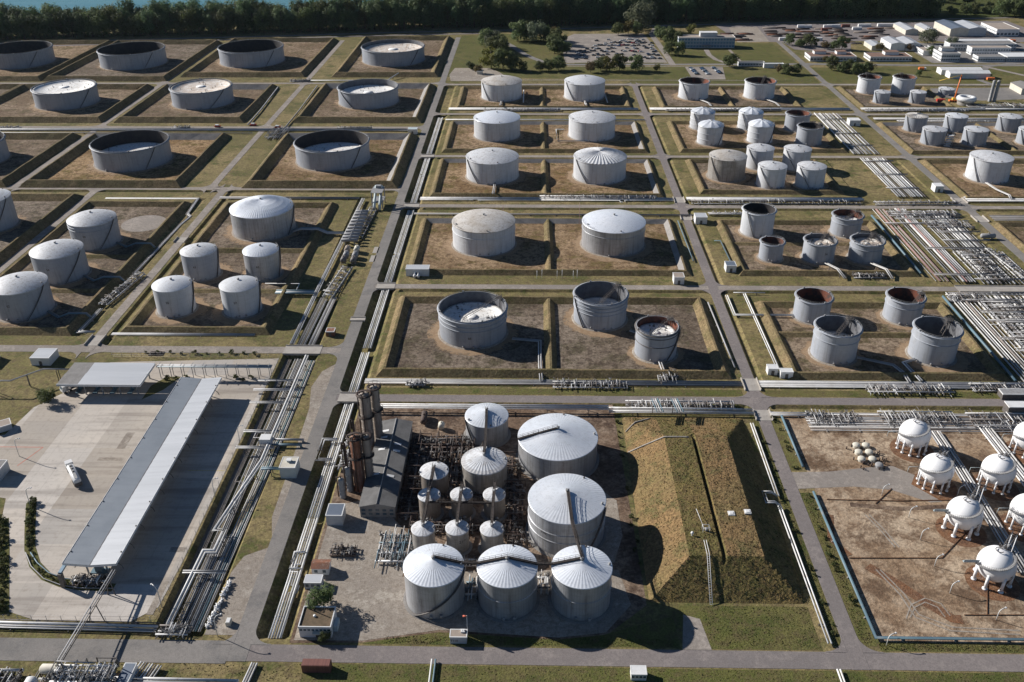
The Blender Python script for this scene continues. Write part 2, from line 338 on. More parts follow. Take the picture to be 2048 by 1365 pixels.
def basin(x0,x1,y0,y1,h=2.1,run=2.5,conc='',div=None,floor='soil',divy=None):
    sheet('basin_floor',rect(x0,y0,x1,y1),floor,.03); bank(x0,x1,y0,y1,h,run,conc)
    if div is not None: dividing_bank(div,y0+.6,div,y1-.6,h*.9,run*.8)
    if divy is not None: dividing_bank(x0+.6,divy,x1-.6,divy,h*.75,run*.8)
LH,LR=3.7,4.3
for a in ((-545,-442,800,955),(-432,-329,800,955),(-313,-209,815,966),(-176,-88.5,815,974)): basin(*a,LH,LR)
for a in ((-545,-442),(-440,-333),(-315,-224)): basin(*a,672,772,LH,LR,'N' if a[0]>-400 else '')
basin(-178,-88,672,775,LH,LR,'NE')
basin(-436,-334,531,630,LH,LR); basin(-317,-223.5,531,630,LH,LR,'N'); basin(-176.5,-87.5,531,631,LH,LR,'NE')
basin(-345,-278,405,508,3.2,4.2); basin(-264,-207,343.5,498,2.4,2.9); basin(-180,-118.5,345,497,2.4,2.9)
dividing_bank(-263,384,-208,384,1.2,2); dividing_bank(-263,424,-208,424,1.2,2); dividing_bank(-179,432,-119,432,1.6,2.4); dividing_bank(-179,385,-119,385,.9,2)
basin(-58.5,77,709,771,2.1,2.5,'',8.5); basin(-59.5,77.5,600,667,2.1,2.5,'NE',8.5); basin(-59.5,77.5,514,579,2.1,2.5,'NE',8.5); basin(-60,77.5,406.5,474,2.1,2.5,'NE',9.5); basin(-60,79,311,376,2.4,2.8,'',8.5)
basin(105,212.5,709,771,2.1,2.5,'',160); basin(104.5,214,601,668,2,2.4); basin(105.5,188,521,579,2,2.4,'',None); basin(106.5,190.5,407,473,2,2.4); basin(108,191,311,373,2,2.5,'',None,'soil',345)
dividing_bank(106,444,190,444,.9,2)
basin(262,332,709,772,2,2.4); basin(260.5,395,598,665,2,2.4,'N',331); basin(261,395,511,579,2,2.4); basin(260.5,395,405,471.5,2,2.4)
# ---- roads
def slab(x0,x1,y0,y1,top,mat,m=None): return (m or MB()).box(x0,x1,y0,y1,top-.4,top)
def ns_road(x,y0,y1,w,mat,quads):
    m=MB(); m.box(x-w/2,x+w/2,y0,y1,-.3,.10)
    for yc,we,sd in quads:
        for sx in sd:
            for sy in ((1,) if yc==167 else (-1,1)):
                r=5.5; k=1 if sx=='R' else -1; cx=x+k*w/2; cy=yc+sy*we/2; ox,oy=cx+k*r,cy+sy*r
                P=[(cx-k*.3,cy-sy*.3),(cx+k*r,cy-sy*.3)]+[(ox-k*r*math.sin(t),oy-sy*r*math.cos(t)) for t in [PI/2*i/8 for i in range(9)]]+[(cx-k*.3,cy+sy*r)]
                if k*sy<0: P=P[::-1]
                m.prism(P,-.25,.13)
    struct('road',m,MT[mat])
def ew_road(y,x0,x1,w,mat): struct('road',MB().box(x0,x1,y-w/2,y+w/2,-.32,.06),MT[mat])
ns_road(-79,164,985,5.2,'asphalt',[(292.5,5,'R'),(391,4.8,'R'),(498,4.8,'R'),(590,4.6,'R'),(693,4.6,'R'),(785,5,'R'),(329,5.5,'L'),(526,4.8,'L'),(656.5,4.6,'L'),(789,4.6,'L'),(167,6,'LR')])
ns_road(88.6,164,786,4.6,'oldroad',[(292.5,5,'LR'),(391,4.8,'LR'),(498,4.8,'LR'),(590,4.6,'LR'),(693,4.6,'LR'),(785,5,'LR'),(167,6,'LR')])
ns_road(255,250,960,5,'asphalt',[(391,4.8,'LR'),(498,4.8,'LR'),(590,4.6,'LR'),(693,4.6,'LR'),(785,5,'LR'),(860,6,'LR')])
ns_road(-191,326,525,4.6,'paleroad',[(329,5.5,'LR'),(526,4.8,'LR')]); ns_road(-200,527,970,4.4,'paleroad',[(526,4.8,'LR'),(656.5,4.6,'LR'),(789,4.6,'LR')])
ns_road(-325.5,526,950,4.6,'paleroad',[(526,4.8,'LR'),(656.5,4.6,'LR'),(789,4.6,'LR')]); ns_road(-271,330,525,4.6,'paleroad',[(526,4.8,'LR'),(329,5.5,'LR')])
for y,x0,x1,w,mt in ((167,-450,450,5.8,'oldroad'),(292.5,-79,450,5,'oldroad'),(391,-79,470,4.8,'paleroad'),(498,-79,470,4.8,'paleroad'),(590,-79,470,4.4,'paleroad'),(693,-79,480,4.4,'paleroad'),(785,-79,480,5,'paleroad'),
   (526,-560,-79,4.8,'paleroad'),(656.5,-620,-79,4.4,'paleroad'),(789,-680,-79,4.2,'paleroad'),(329,-420,-79,5.5,'paleroad')): ew_road(y,x0,x1,w,mt)
def ribbon(name,pts,w,mat,z=.085):
    m=MB(); P=[Vector((a,b,0)) for a,b in pts]; prev=None
    for i,p in enumerate(P):
        d=(P[min(i+1,len(P)-1)]-P[max(i-1,0)]).normalized(); n=Vector((-d.y,d.x,0))*w/2
        a=m.add([(p.x+n.x,p.y+n.y,z),(p.x-n.x,p.y-n.y,z)])
        if prev is not None: m.face([a,prev,prev+1,a+1])
        prev=a
    struct(name,m,MT[mat])
ribbon('road',[(-700,905),(-547,938),(-452,950),(-301,978),(-217,988),(-140,998),(-80,1003),(-40,1007)],4.5,'oldroad',.15)
ribbon('path',[(-700,932),(-560,957),(-490,966),(-413,976),(-298,990),(-221,1001),(-143,1013),(-23,1024),(125,1046),(268,1064),(500,1089),(700,1106)],5,'oldroad',.14)
ribbon('road',[(-52,1010),(-44,1000),(-33,970),(-21,942),(-8,905),(0,888),(9,873),(18,864),(31,859.5),(60,860),(128,860),(200,860.5),(256,862),(356,857),(480,856)],6.2,'asphalt',.12)
ribbon('path',[(33,852.5),(80,853),(140,852),(250,853)],1.6,'gravel',.1); ribbon('path',[(-60,801),(50,801),(120,800),(207,799)],1.2,'gravel',.1)
ribbon('road',[(132,856),(131,900),(128,1000),(135,1030),(150,1050)],6,'paleroad',.16)
ribbon('path',[(198,862),(197,925)],3,'gravel',.13); ribbon('path',[(174,925),(173,900),(176,880),(186,862)],5,'paleroad',.13)
ribbon('road',[(470,870),(420,852),(392,800),(396,786)],6,'asphalt',.15); ribbon('road',[(418,852),(455,790),(470,740)],5,'paleroad',.17)
sheet('parking_ground',[(31,866),(30,975),(45,1003),(120,1005),(128,868)],'paleroad',.07); struct('lawn',MB().box(40,124,863.6,867,-.1,.2),MT['greengrass'])
sheet('parking_ground',[(142,803),(142,850),(177,850),(171,803)],'paleroad',.09)
sheet('gravel_yard',[(-72,797),(-75,820),(-72,846),(-40,846),(-30,830),(-24,815),(-22,797)],'gravel',.09)
sheet('storage_yard',[(214,965),(205,1052),(404,1064),(540,1075),(545,965),(470,955),(440,930),(420,965),(330,965),(312,905),(262,925),(258,960)],'oldroad',.07)
sheet('storage_yard',[(376,866),(376,955),(500,955),(520,862)],'asphalt',.08)
sheet('storage_yard',[(333,745),(338,772),(470,778),(470,735),(403,738),(365,733)],'asphalt',.08)
sheet('storage_yard',[(212,960),(218,1040),(250,1042),(246,962)],'gravel',.09)
# ---- truck loading yard
sheet('concrete_yard',[(-215,238),(-212,262),(-195,266),(-193,284),(-185,296),(-177,318),(-106.5,322),(-106.3,200),(-107,183),(-113,177.2),(-141,177.6),(-151,181),(-156,187),(-171,217),(-176,230)],'yard',.05)
sheet('road',rect(-450,163.2,-81.7,171),'asphalt',.075)
sheet('gravel_yard',[(-90.5,173),(-90,197),(-88,204),(-81.3,208),(-81.3,173)],'gravel',.055)
sheet('gravel_yard',[(-84.5,252),(-85.5,285),(-88,300),(-86,312),(-81.4,318),(-81.4,212),(-84,222)],'gravel',.055)
# ---- plant ground
sheet('plant_ground',[(-66,170.5),(-66,289),(32,289),(34,186),(22,175),(8,173),(-25,175),(-36,173),(-46,171)],'plantdirt',.03)
sheet('gravel_yard',[(-65,171.5),(-65,228),(-55,231),(-45,223),(-38,214),(-38,196),(-15,199),(27,200),(29.5,186),(21.5,175.6),(8,173.6),(-25,175.8),(-36,173.6),(-46,171.6)],'gravel',.06)
sheet('gravel_yard',[(20,200),(26,203),(29.5,215),(29,232),(22,240),(18,236)],'gravel',.065)
sheet('gravel_yard',[(42,170),(50,170),(48.5,181),(44,182.5)],'paleroad',.07)
# ---- gas sphere field
sheet('dirt_field',[(96.5,173.6),(96.5,284),(300,284),(300,173.6)],'dirt',.03)
sheet('gravel_yard',[(90.8,239),(90.8,248),(104,248.5),(118,251),(127,252),(133,247),(130,242),(137,233),(133,232.6),(122,239),(110,240.5)],'paleroad',.06)
for x,y in ((137.3,261.4),(137.3,241.2),(137.3,218.9),(137.3,196.5),(157.8,241.1),(158,220.5),(177.5,260.5)):
    sheet('sphere_apron',[(x+7.6*math.cos(i*PI/8),y+7.6*math.sin(i*PI/8)) for i in range(16)],'dirt_rust',.055)
# ---- green verges beside the lower roads
for P in ([(91,172),(91,237),(95,237),(95.5,172)],[(83.5,172),(83.5,285),(86.2,285),(86.2,172)],[(91,249),(91,284),(94,284),(95,249)],[(96,170.4),(96,173.3),(300,173.3),(300,170.4)],[(-60,295.8),(-60,300),(84,300),(84,295.8)],[(93,295.8),(93,300),(250,300),(250,295.8)],
   [(-46,170.6),(-36,172.8),(-25,174.8),(8,172.8),(20,174.5),(41,182),(41.5,170.6)],[(49.5,170.4),(80,170.4),(80,186),(42,186)],[(-60,130),(-60,163.6),(300,163.6),(300,130)]): sheet('verge',P,'greengrass',.04)
# ---- gas mound (two grassed-over ridges)
MH=7.6; MCOL=[(34.8,0),(47.5,1),(52,1.03),(57.0,1.04),(57.9,.84),(58.7,1.02),(64,1.03),(69.5,1),(80.6,0)]
def mz(x,y):
    e=min(1.1,max(0,(y-187)/11.5),max(0,(281-y)/23)); z=0
    for (x0,z0),(x1,z1) in zip(MCOL,MCOL[1:]):
        if x0<=x<=x1: z=z0+(z1-z0)*(x-x0)/(x1-x0); break
    return min(z,e)*MH-.05
m=MB(); xs=[34.8+1.27*i for i in range(18)]+[57.9,58.7]+[59.97+1.27*i for i in range(17)]; xs=sorted(set([q for q in xs if q<80.6]+[47.5,57.0,69.5,80.6])); ys=[187+1.15*i for i in range(11)]+[201+2.2*i for i in range(25)]+[257+1.5*i for i in range(17)]
n0=[[m.add([(x,y,mz(x,y)+(R.uniform(-.09,.09) if mz(x,y)>.3 else 0))]) for x in xs] for y in ys]
for j in range(len(ys)-1):
    for i in range(len(xs)-1):
        x,y=(xs[i]+xs[i+1])/2,(ys[j]+ys[j+1])/2; e=min((y-187)/11.5,1); cz=min(1,(x-34.8)/12.7,(80.6-x)/11.1)
        m.mi=1 if (47.5<x<58.5 or x>69.5 or e<cz-.02) else 0  # olive ridge top; same dark grass paints shade on right and front slopes
        m.face([n0[j][i],n0[j][i+1],n0[j+1][i+1],n0[j+1][i]])
struct('grass_mound',m,[MT['moundgrass'],MT['moundtop_shade']])
# ================================================================== TANKS
def text_on_wall(txt,r,ang,z,size,parent,mat='steel_dark',sph=None):
    cu=bpy.data.curves.new('number','FONT'); cu.body=txt; cu.size=size; cu.align_x='CENTER'; cu.offset=.03*size
    o=bpy.data.objects.new('number',cu); COL.objects.link(o)
    me=bpy.data.meshes.new_from_object(o.evaluated_get(bpy.context.evaluated_depsgraph_get())); bpy.data.objects.remove(o); bpy.data.curves.remove(cu)
    for v in me.vertices:
        x,y=v.co.x,v.co.y
        if sph:
            el=rad(sph)+y/r; a=ang+x/(r*math.cos(el)); q=r+.05; v.co=(q*math.cos(el)*math.cos(a),q*math.cos(el)*math.sin(a),z+q*math.sin(el))
        else:
            a=ang+x/r; v.co=((r+.05)*math.cos(a),(r+.05)*math.sin(a),z+y)
    me.materials.clear(); me.materials.append(MT[mat])
    return link('number',me,parent)
def rail_ring(r,z,n,parent,mat='steel_grey',a0=0,a1=2*PI):
    m=MB(); k=max(6,int(n*(a1-a0)/(2*PI)))
    for zz in (z+.55,z+1.1): m.tube([(r*math.cos(a0+(a1-a0)*i/k),r*math.sin(a0+(a1-a0)*i/k),zz) for i in range(k+1)],.05,4)
    for i in range(0,k+1): a=a0+(a1-a0)*i/k; m.tube([(r*math.cos(a),r*math.sin(a),z),(r*math.cos(a),r*math.sin(a),z+1.1)],.05,4)
    part('handrail',m,MT[mat],parent)
def spiral_stair(r,h,a0,a1,parent,mat='steel_dark',w=.65):
    m=MB(); n=max(8,int(abs(a1-a0)*r/.8)); prev=None
    for i in range(n+1):
        t=i/n; a=a0+(a1-a0)*t; z=h*(1-t)+.1; c,s=math.cos(a),math.sin(a)
        q=m.add([((r+.08)*c,(r+.08)*s,z),((r+.08+w)*c,(r+.08+w)*s,z),((r+.08+w)*c,(r+.08+w)*s,z+.1),((r+.08+w)*c,(r+.08+w)*s,z-.15),((r+.08)*c,(r+.08)*s,z-.15)])
        if prev is not None:
            for A,B in ((0,1),(1,2),(1,3),(3,4)): m.face([prev+A,prev+B,q+B,q+A])
        prev=q
    for zz in (1.1,):
        m.tube([((r+.95)*math.cos(a0+(a1-a0)*i/n),(r+.95)*math.sin(a0+(a1-a0)*i/n),h*(1-i/n)+.1+zz) for i in range(n+1)],.06,4)
    part('stair',m,MT[mat],parent)
def base_ring(r,parent,mat='gravel',w=1.1):
    if mat=='gravel' and parent.location.y>300: k=r+R.uniform(3.2,6.5); o=struct('worn_ground',MB().lathe([(r,.0),(k,.0)],40),MT['worn']); o.location=(parent.location.x+R.uniform(-.6,.6),parent.location.y-R.uniform(0,1.2),.045)
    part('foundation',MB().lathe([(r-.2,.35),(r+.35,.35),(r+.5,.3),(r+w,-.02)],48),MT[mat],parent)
def fittings(r,parent,ang=-PI/2,n=3):
    for k in range(n):
        m=MB(); a=ang+(k-1)*.32+R.uniform(-.1,.1); c,s=math.cos(a),math.sin(a); z=R.choice((.9,1.0,1.4)); q=R.choice((.3,.38,.45))
        m.tube([((r-.1)*c,(r-.1)*s,z),((r+.55)*c,(r+.55)*s,z)],q,10); m.tube([((r+.5)*c,(r+.5)*s,z),((r+.62)*c,(r+.62)*s,z)],q*1.35,10)
        part('manhole' if k else 'nozzle',m,MT['steel_grey'],parent)
def closed_tank(name,label,x,y,r,h,wall='tank_pale',roof='roof_pale',rise=.14,dome=False,ribs=0,rib=.1,stair=(200,240),group=None,seg=64,rings=(),num=None,numang=-90,numz=.55,rail=True,base='gravel',nfit=3):
    t=thing(name,label,'storage tank',(x,y,0),0,group)
    m=MB(); m.lathe([(r,-.05),(r,h*.25),(r,h*.5),(r,h*.75),(r,h)],seg); part('shell',m,MT[wall],t)
    m=MB(); up_=r*rise; st=[0,.12,.3,.5,.7,.86,.97,1.0]
    zf=(lambda q:h+up_*(1-q*q)) if dome else (lambda q:h+up_*(1-q))
    if ribs:
        n=ribs*2; m.sm=False; rg=[]
        for q in st:
            if q==0: rg.append([m.add([(0,0,zf(0)+rib*.3)])])
            else:
                b=m.add([((r+.12)*q*math.cos(PI*2*i/n),(r+.12)*q*math.sin(PI*2*i/n),zf(q)+(rib*min(1,q*2.2) if i%2 else 0)) for i in range(n)]); rg.append(list(range(b,b+n)))
        for A,B in zip(rg,rg[1:]):
            for i in range(n):
                j=(i+1)%n
                m.face([A[0],B[i],B[j]] if len(A)==1 else [A[i],B[i],B[j],A[j]])
    else: m.lathe([((r+.12)*q,zf(q)) for q in st][::-1],seg)
    m.lathe([(r+.02,h-.35),(r+.2,h-.3),(r+.2,h+.03),(r-.05,h+.05)],seg)
    rf=part('roof',m,MT[roof],t)
    v=MB(); v.cyl(0,0,h+up_-.1,h+up_+.5,.45,10); v.cyl(0,0,h+up_+.5,h+up_+.65,.65,10); part('vent',v,MT['steel_grey'],rf)
    a=rad(stair[0])+.08; q=r*.93; hz=zf(.93); v=MB(); v.cyl(q*math.cos(a),q*math.sin(a),hz-.2,hz+.7,.35,8); part('hatch',v,MT['steel_grey'],rf)
    a+=1.3; v=MB(); v.cyl(q*math.cos(a),q*math.sin(a),hz-.2,hz+.5,.3,8); part('hatch',v,MT['steel_dark'],rf)
    for f in rings: part('wind_ring',MB().lathe([(r,h*f-.15),(r+.22,h*f-.1),(r+.22,h*f+.1),(r,h*f+.15)],seg),MT[wall],t)
    if stair: spiral_stair(r,h,rad(stair[0]),rad(stair[1]),t)
    if rail: rail_ring(r-.1,h+.05,36,t,'steel_grey',rad(stair[0])-.5,rad(stair[0])+.5)
    base_ring(r,t,base); fittings(r,t,-PI/2+.2,nfit)
    if num: text_on_wall(num,r,rad(numang),h*numz,1.5,t)
    return t
def open_tank(name,label,x,y,r,h,depth,wall='tank_grey',inner='inner_dark',deck='deck',stair=(-20,-60),group=None,rings=(.93,),ladder=None,seg=72,num=None,legs=True,base='gravel',ringmat=None,numang=-80,numz=.5):
    t=thing(name,label,'storage tank',(x,y,0),0,group); th=.25
    m=MB(); m.lathe([(r,-.05),(r,h*.3),(r,h*.6),(r,h)],seg); m.lathe([(r,h),(r-th,h)],seg)
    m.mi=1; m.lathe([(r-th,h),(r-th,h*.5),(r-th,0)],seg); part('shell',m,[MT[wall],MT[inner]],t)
    for i,f in enumerate(rings):
        wd=.75 if i==0 else .3; part('wind_girder' if i==0 else 'wind_ring',MB().lathe([(r,h*f-.25),(r+wd,h*f-.05),(r+wd,h*f+.05),(r,h*f+.1)],seg),MT[ringmat or wall],t)
    zd=h-depth; m=MB(); rr=r-th-.25
    m.lathe([(rr,zd-.3),(rr,zd+.35),(rr-1.6,zd+.3),(rr-1.7,zd),(rr*.5,zd+.12),(0,zd)],seg); d=part('floating_roof',m,MT[deck],t)
    part('seal_ring',MB().lathe([(rr,zd+.1),(rr+.24,zd+.3),(rr+.24,zd+.1)],seg),MT['steel_dark'],d)
    part('hatch',MB().cyl(0,0,zd,zd+.35,r*.16,20),MT['white'],d)
    if legs:
        for k in range(14):
            a=R.uniform(0,2*PI); q=rr*math.sqrt(R.uniform(.05,.85)); v=MB(); v.cyl(q*math.cos(a),q*math.sin(a),zd-.1,zd+1.3,.13,6); v.cyl(q*math.cos(a),q*math.sin(a),zd+.05,zd+.3,.4,6); part('support_leg',v,MT['steel_dark'],d)
    if ladder is not None:
        a=rad(ladder); c,s=math.cos(a),math.sin(a); p0=((r-.2)*c,(r-.2)*s,h+.6); L=min(1.35*r,math.sqrt(max(4,(1.6*r)**2-depth**2))); p1=((r-L)*c,(r-L)*s,zd+.6); v=MB(); nx,ny=-s,c
        for k in (-.7,.7):
            for dz in (0,1.0): v.tube([(p0[0]+nx*k,p0[1]+ny*k,p0[2]+dz),(p1[0]+nx*k,p1[1]+ny*k,p1[2]+dz)],.09,5)
        n=int(L/.9)
        for i in range(n+1):
            q=i/n; b=[p0[j]*(1-q)+p1[j]*q for j in range(3)]; v.tube([(b[0]-nx*.7,b[1]-ny*.7,b[2]),(b[0]+nx*.7,b[1]+ny*.7,b[2])],.08,4)
            if i%2==0:
                for k in (-.7,.7): v.tube([(b[0]+nx*k,b[1]+ny*k,b[2]),(b[0]+nx*k,b[1]+ny*k,b[2]+1)],.06,4)
        part('rolling_ladder',v,MT['steel_dark'],t)
        v=MB(); v.box((r-1)*c-1.3,(r-1)*c+1.3,(r-1)*s-1.3,(r-1)*s+1.3,h+.3,h+.5)
        for dx,dy in ((-1,-1),(1,-1),(1,1),(-1,1)): v.tube([((r-1)*c+dx*1.2,(r-1)*s+dy*1.2,h-.8),((r-1)*c+dx*1.2,(r-1)*s+dy*1.2,h+1.6)],.09,5)
        for zz in (1.0,1.5):
            v.tube([((r-1)*c+dx*1.2,(r-1)*s+dy*1.2,h+zz) for dx,dy in ((-1,-1),(1,-1),(1,1),(-1,1),(-1,-1))],.07,4)
        part('platform',v,MT['steel_dark'],t)
        v=MB()
        for k in (-.6,.6):
            v.tube([((r-.35)*math.cos(a+k/r),(r-.35)*math.sin(a+k/r),h),((r-.35)*math.cos(a+k/r),(r-.35)*math.sin(a+k/r),zd+.3)],.1,5)
        part('guide_pole',v,MT['steel_dark'],t)
    if stair: spiral_stair(r,h,rad(stair[0]),rad(stair[1]),t)
    rail_ring(r+.1,h*rings[0]+.05,40,t,'steel_grey')
    base_ring(r,t,base); fittings(r,t,-PI/2,3)
    for k in range(4):
        a=rad(20+k*90); v=MB(); v.box(r*math.cos(a)-.35,r*math.cos(a)+.35,r*math.sin(a)-.35,r*math.sin(a)+.35,h-.1,h+.6); part('foam_box',v,MT['steel_grey'],t)
    if num: text_on_wall(num,r,rad(numang),h*numz,1.5,t)
    return t
BIG='large floating roof tanks in the upper field'
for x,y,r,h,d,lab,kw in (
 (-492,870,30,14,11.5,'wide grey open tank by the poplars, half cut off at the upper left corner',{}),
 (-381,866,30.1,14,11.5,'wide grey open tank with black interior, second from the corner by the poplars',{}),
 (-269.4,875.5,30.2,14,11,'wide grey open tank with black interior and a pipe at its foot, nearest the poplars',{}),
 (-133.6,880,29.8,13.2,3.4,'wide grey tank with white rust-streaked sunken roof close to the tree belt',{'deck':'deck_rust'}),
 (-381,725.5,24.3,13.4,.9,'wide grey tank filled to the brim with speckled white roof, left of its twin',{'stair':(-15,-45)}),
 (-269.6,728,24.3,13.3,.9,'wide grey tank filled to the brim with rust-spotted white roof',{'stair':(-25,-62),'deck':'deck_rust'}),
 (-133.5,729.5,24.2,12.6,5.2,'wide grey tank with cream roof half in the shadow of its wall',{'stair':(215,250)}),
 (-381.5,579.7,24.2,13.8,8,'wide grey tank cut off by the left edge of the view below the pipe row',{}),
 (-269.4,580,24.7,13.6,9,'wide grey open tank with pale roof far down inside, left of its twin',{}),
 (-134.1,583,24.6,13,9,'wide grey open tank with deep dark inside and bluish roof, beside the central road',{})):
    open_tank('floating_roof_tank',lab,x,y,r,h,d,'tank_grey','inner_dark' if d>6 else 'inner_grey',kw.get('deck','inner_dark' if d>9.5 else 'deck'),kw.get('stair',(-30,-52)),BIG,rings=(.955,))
LL='domed grey tanks in the left field'
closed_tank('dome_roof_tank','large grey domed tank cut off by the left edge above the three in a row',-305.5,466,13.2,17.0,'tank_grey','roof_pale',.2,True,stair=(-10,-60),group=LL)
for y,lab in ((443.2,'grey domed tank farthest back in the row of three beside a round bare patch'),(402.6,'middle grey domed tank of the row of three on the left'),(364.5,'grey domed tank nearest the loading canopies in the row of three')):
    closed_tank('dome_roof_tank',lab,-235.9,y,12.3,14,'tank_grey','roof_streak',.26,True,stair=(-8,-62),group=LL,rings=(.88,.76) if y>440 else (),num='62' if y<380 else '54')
closed_tank('cone_roof_tank','broad brownish clad tank with bright ribbed metal roof, largest of its bund',-149.2,461.8,17.1,13.4,'tank_clad','roof_alu',.26,True,80,.12,(10,-30),base='gravel')
SM='small cone tanks in the left bund'
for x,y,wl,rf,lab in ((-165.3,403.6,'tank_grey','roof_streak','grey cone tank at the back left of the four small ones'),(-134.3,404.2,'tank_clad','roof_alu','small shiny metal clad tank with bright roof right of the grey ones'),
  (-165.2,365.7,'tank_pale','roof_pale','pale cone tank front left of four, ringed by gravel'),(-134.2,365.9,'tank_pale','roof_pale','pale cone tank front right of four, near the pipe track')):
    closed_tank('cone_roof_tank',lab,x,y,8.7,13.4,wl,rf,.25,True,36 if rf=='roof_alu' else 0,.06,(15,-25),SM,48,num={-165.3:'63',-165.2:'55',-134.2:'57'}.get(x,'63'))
MG='broad pale tanks in the middle field'
for x,y,wl,rf,rb,rib,lab,kw in (
 (-25.2,744.5,'tank_pale','roof_dirty',0,0,'pale tank with brown stained roof in the farthest row by the trees',{'stair':(205,235)}),
 (43.4,745.5,'tank_pale','roof_pale',0,0,'pale tank with clean flat roof below the big car park',{'stair':(205,238)}),
 (-25.2,638,'tank_pale','roof_alu',0,0,'bright pale tank with smooth roof on the left of the second row',{'stair':None}),
 (43.4,638.5,'tank_pale','roof_streak',0,0,'pale tank with faint streaks beside a white square pipe loop',{'stair':None}),
 (-25,550.4,'tank_pale','roof_streak',0,0,'pale tank with mottled ring-pattern roof in the third row',{'stair':(205,240)}),
 (43.5,550.8,'tank_pale','roof_streak',44,.3,'pale tank with boldly ribbed umbrella roof',{'stair':(205,240)}),
 (-25.3,442.8,'tank_pale','roof_dirty',0,0,'pale tank with speckled roof and brown pipe round its wall',{'stair':None,'rings':(.7,)}),
 (43.8,443,'tank_clad','roof_alu',0,0,'clad tank with bright smooth roof and rust pipe round its wall',{'stair':None,'rings':(.75,)})):
    st=kw.pop('stair'); t=closed_tank('cone_roof_tank',lab,x,y,16.7,13.4,wl,rf,.2,True,rb,rib,st or (200,240),MG,80,**kw)
    if st is None:
        for ch in [c for c in t.children if c.name.startswith('stair')]: bpy.data.objects.remove(ch)
OG='open tanks in the middle bund'
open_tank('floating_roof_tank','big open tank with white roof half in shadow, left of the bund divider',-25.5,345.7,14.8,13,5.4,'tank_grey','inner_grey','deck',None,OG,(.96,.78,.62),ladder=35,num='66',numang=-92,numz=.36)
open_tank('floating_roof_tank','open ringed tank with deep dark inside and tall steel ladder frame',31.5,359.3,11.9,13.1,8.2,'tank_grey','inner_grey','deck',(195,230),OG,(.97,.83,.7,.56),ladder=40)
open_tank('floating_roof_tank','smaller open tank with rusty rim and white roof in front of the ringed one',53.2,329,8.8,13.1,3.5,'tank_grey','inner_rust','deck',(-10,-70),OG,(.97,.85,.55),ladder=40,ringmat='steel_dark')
NG='tanks in the right field'
RF='rust'
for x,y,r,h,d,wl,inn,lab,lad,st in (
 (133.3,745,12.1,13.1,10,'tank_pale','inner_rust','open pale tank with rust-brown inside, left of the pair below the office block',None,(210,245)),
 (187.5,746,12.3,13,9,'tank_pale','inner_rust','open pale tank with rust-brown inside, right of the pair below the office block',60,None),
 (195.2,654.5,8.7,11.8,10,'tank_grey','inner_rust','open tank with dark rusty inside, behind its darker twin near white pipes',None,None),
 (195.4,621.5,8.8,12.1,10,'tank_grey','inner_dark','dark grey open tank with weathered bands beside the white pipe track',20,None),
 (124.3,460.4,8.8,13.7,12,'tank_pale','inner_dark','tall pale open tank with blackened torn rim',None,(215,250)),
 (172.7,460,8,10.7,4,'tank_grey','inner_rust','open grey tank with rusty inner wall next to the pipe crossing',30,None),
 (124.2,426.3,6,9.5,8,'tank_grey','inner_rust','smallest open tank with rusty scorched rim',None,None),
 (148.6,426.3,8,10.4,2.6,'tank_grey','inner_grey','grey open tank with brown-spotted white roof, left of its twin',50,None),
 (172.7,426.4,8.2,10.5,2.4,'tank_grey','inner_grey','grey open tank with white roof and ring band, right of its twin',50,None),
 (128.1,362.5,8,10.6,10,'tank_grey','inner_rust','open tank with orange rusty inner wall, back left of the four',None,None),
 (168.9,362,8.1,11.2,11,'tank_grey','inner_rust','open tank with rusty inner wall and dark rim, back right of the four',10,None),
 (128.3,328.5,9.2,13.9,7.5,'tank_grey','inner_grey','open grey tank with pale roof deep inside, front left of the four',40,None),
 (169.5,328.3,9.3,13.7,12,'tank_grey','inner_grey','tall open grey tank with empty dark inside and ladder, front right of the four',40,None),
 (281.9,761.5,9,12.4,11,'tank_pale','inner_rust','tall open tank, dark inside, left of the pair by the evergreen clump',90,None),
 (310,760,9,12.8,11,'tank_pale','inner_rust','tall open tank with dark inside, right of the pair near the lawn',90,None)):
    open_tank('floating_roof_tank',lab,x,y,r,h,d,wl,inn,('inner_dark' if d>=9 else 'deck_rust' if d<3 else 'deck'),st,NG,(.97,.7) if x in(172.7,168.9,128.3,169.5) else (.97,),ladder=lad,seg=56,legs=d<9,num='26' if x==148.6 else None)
GEO='tanks with metal geodesic domes'
for x,y,h,lab in ((126.3,658.4,11.9,'pale tank with faceted metal dome, back left of the four domed ones'),(125.9,622,12.8,'pale tank with dark collar and faceted metal dome, front left of the four'),(161.6,658,12,'pale tank with faceted metal dome, back right of the four domed ones'),(161.9,625.5,12.3,'pale tank with faceted metal dome, front right beside a dark open one')):
    t=closed_tank('geodesic_dome_tank',lab,x,y,8.8,h,'tank_pale','roof_alu',.3,True,9,.35,(215,250) if y>640 else (-20,-60),GEO,48,rings=(.95,.62,.3))
SG='pale flat-domed tanks in the right field'
closed_tank('stained_cone_tank','wide stained tank with peeling white and orange roof',124.4,551.2,11.7,13.9,'tank_stained','roof_dirty',.2,True,stair=(200,240),group=SG)
for x,y,lab in ((149.3,570.6,'streaked pale tank at the back left of the cluster of four'),(173,569,'streaked pale tank at the back right of the cluster of four'),(148.9,535.2,'streaked pale tank at the front left of the cluster, next to the stained wide one'),(173,534.9,'streaked pale tank at the front right of the cluster, casting shadow on the bank')):
    closed_tank('cone_roof_tank',lab,x,y,8.7,12.7,'tank_pale','roof_streak',.18,True,stair=(205,262),group=SG,seg=48)
FG='tanks at the far right'
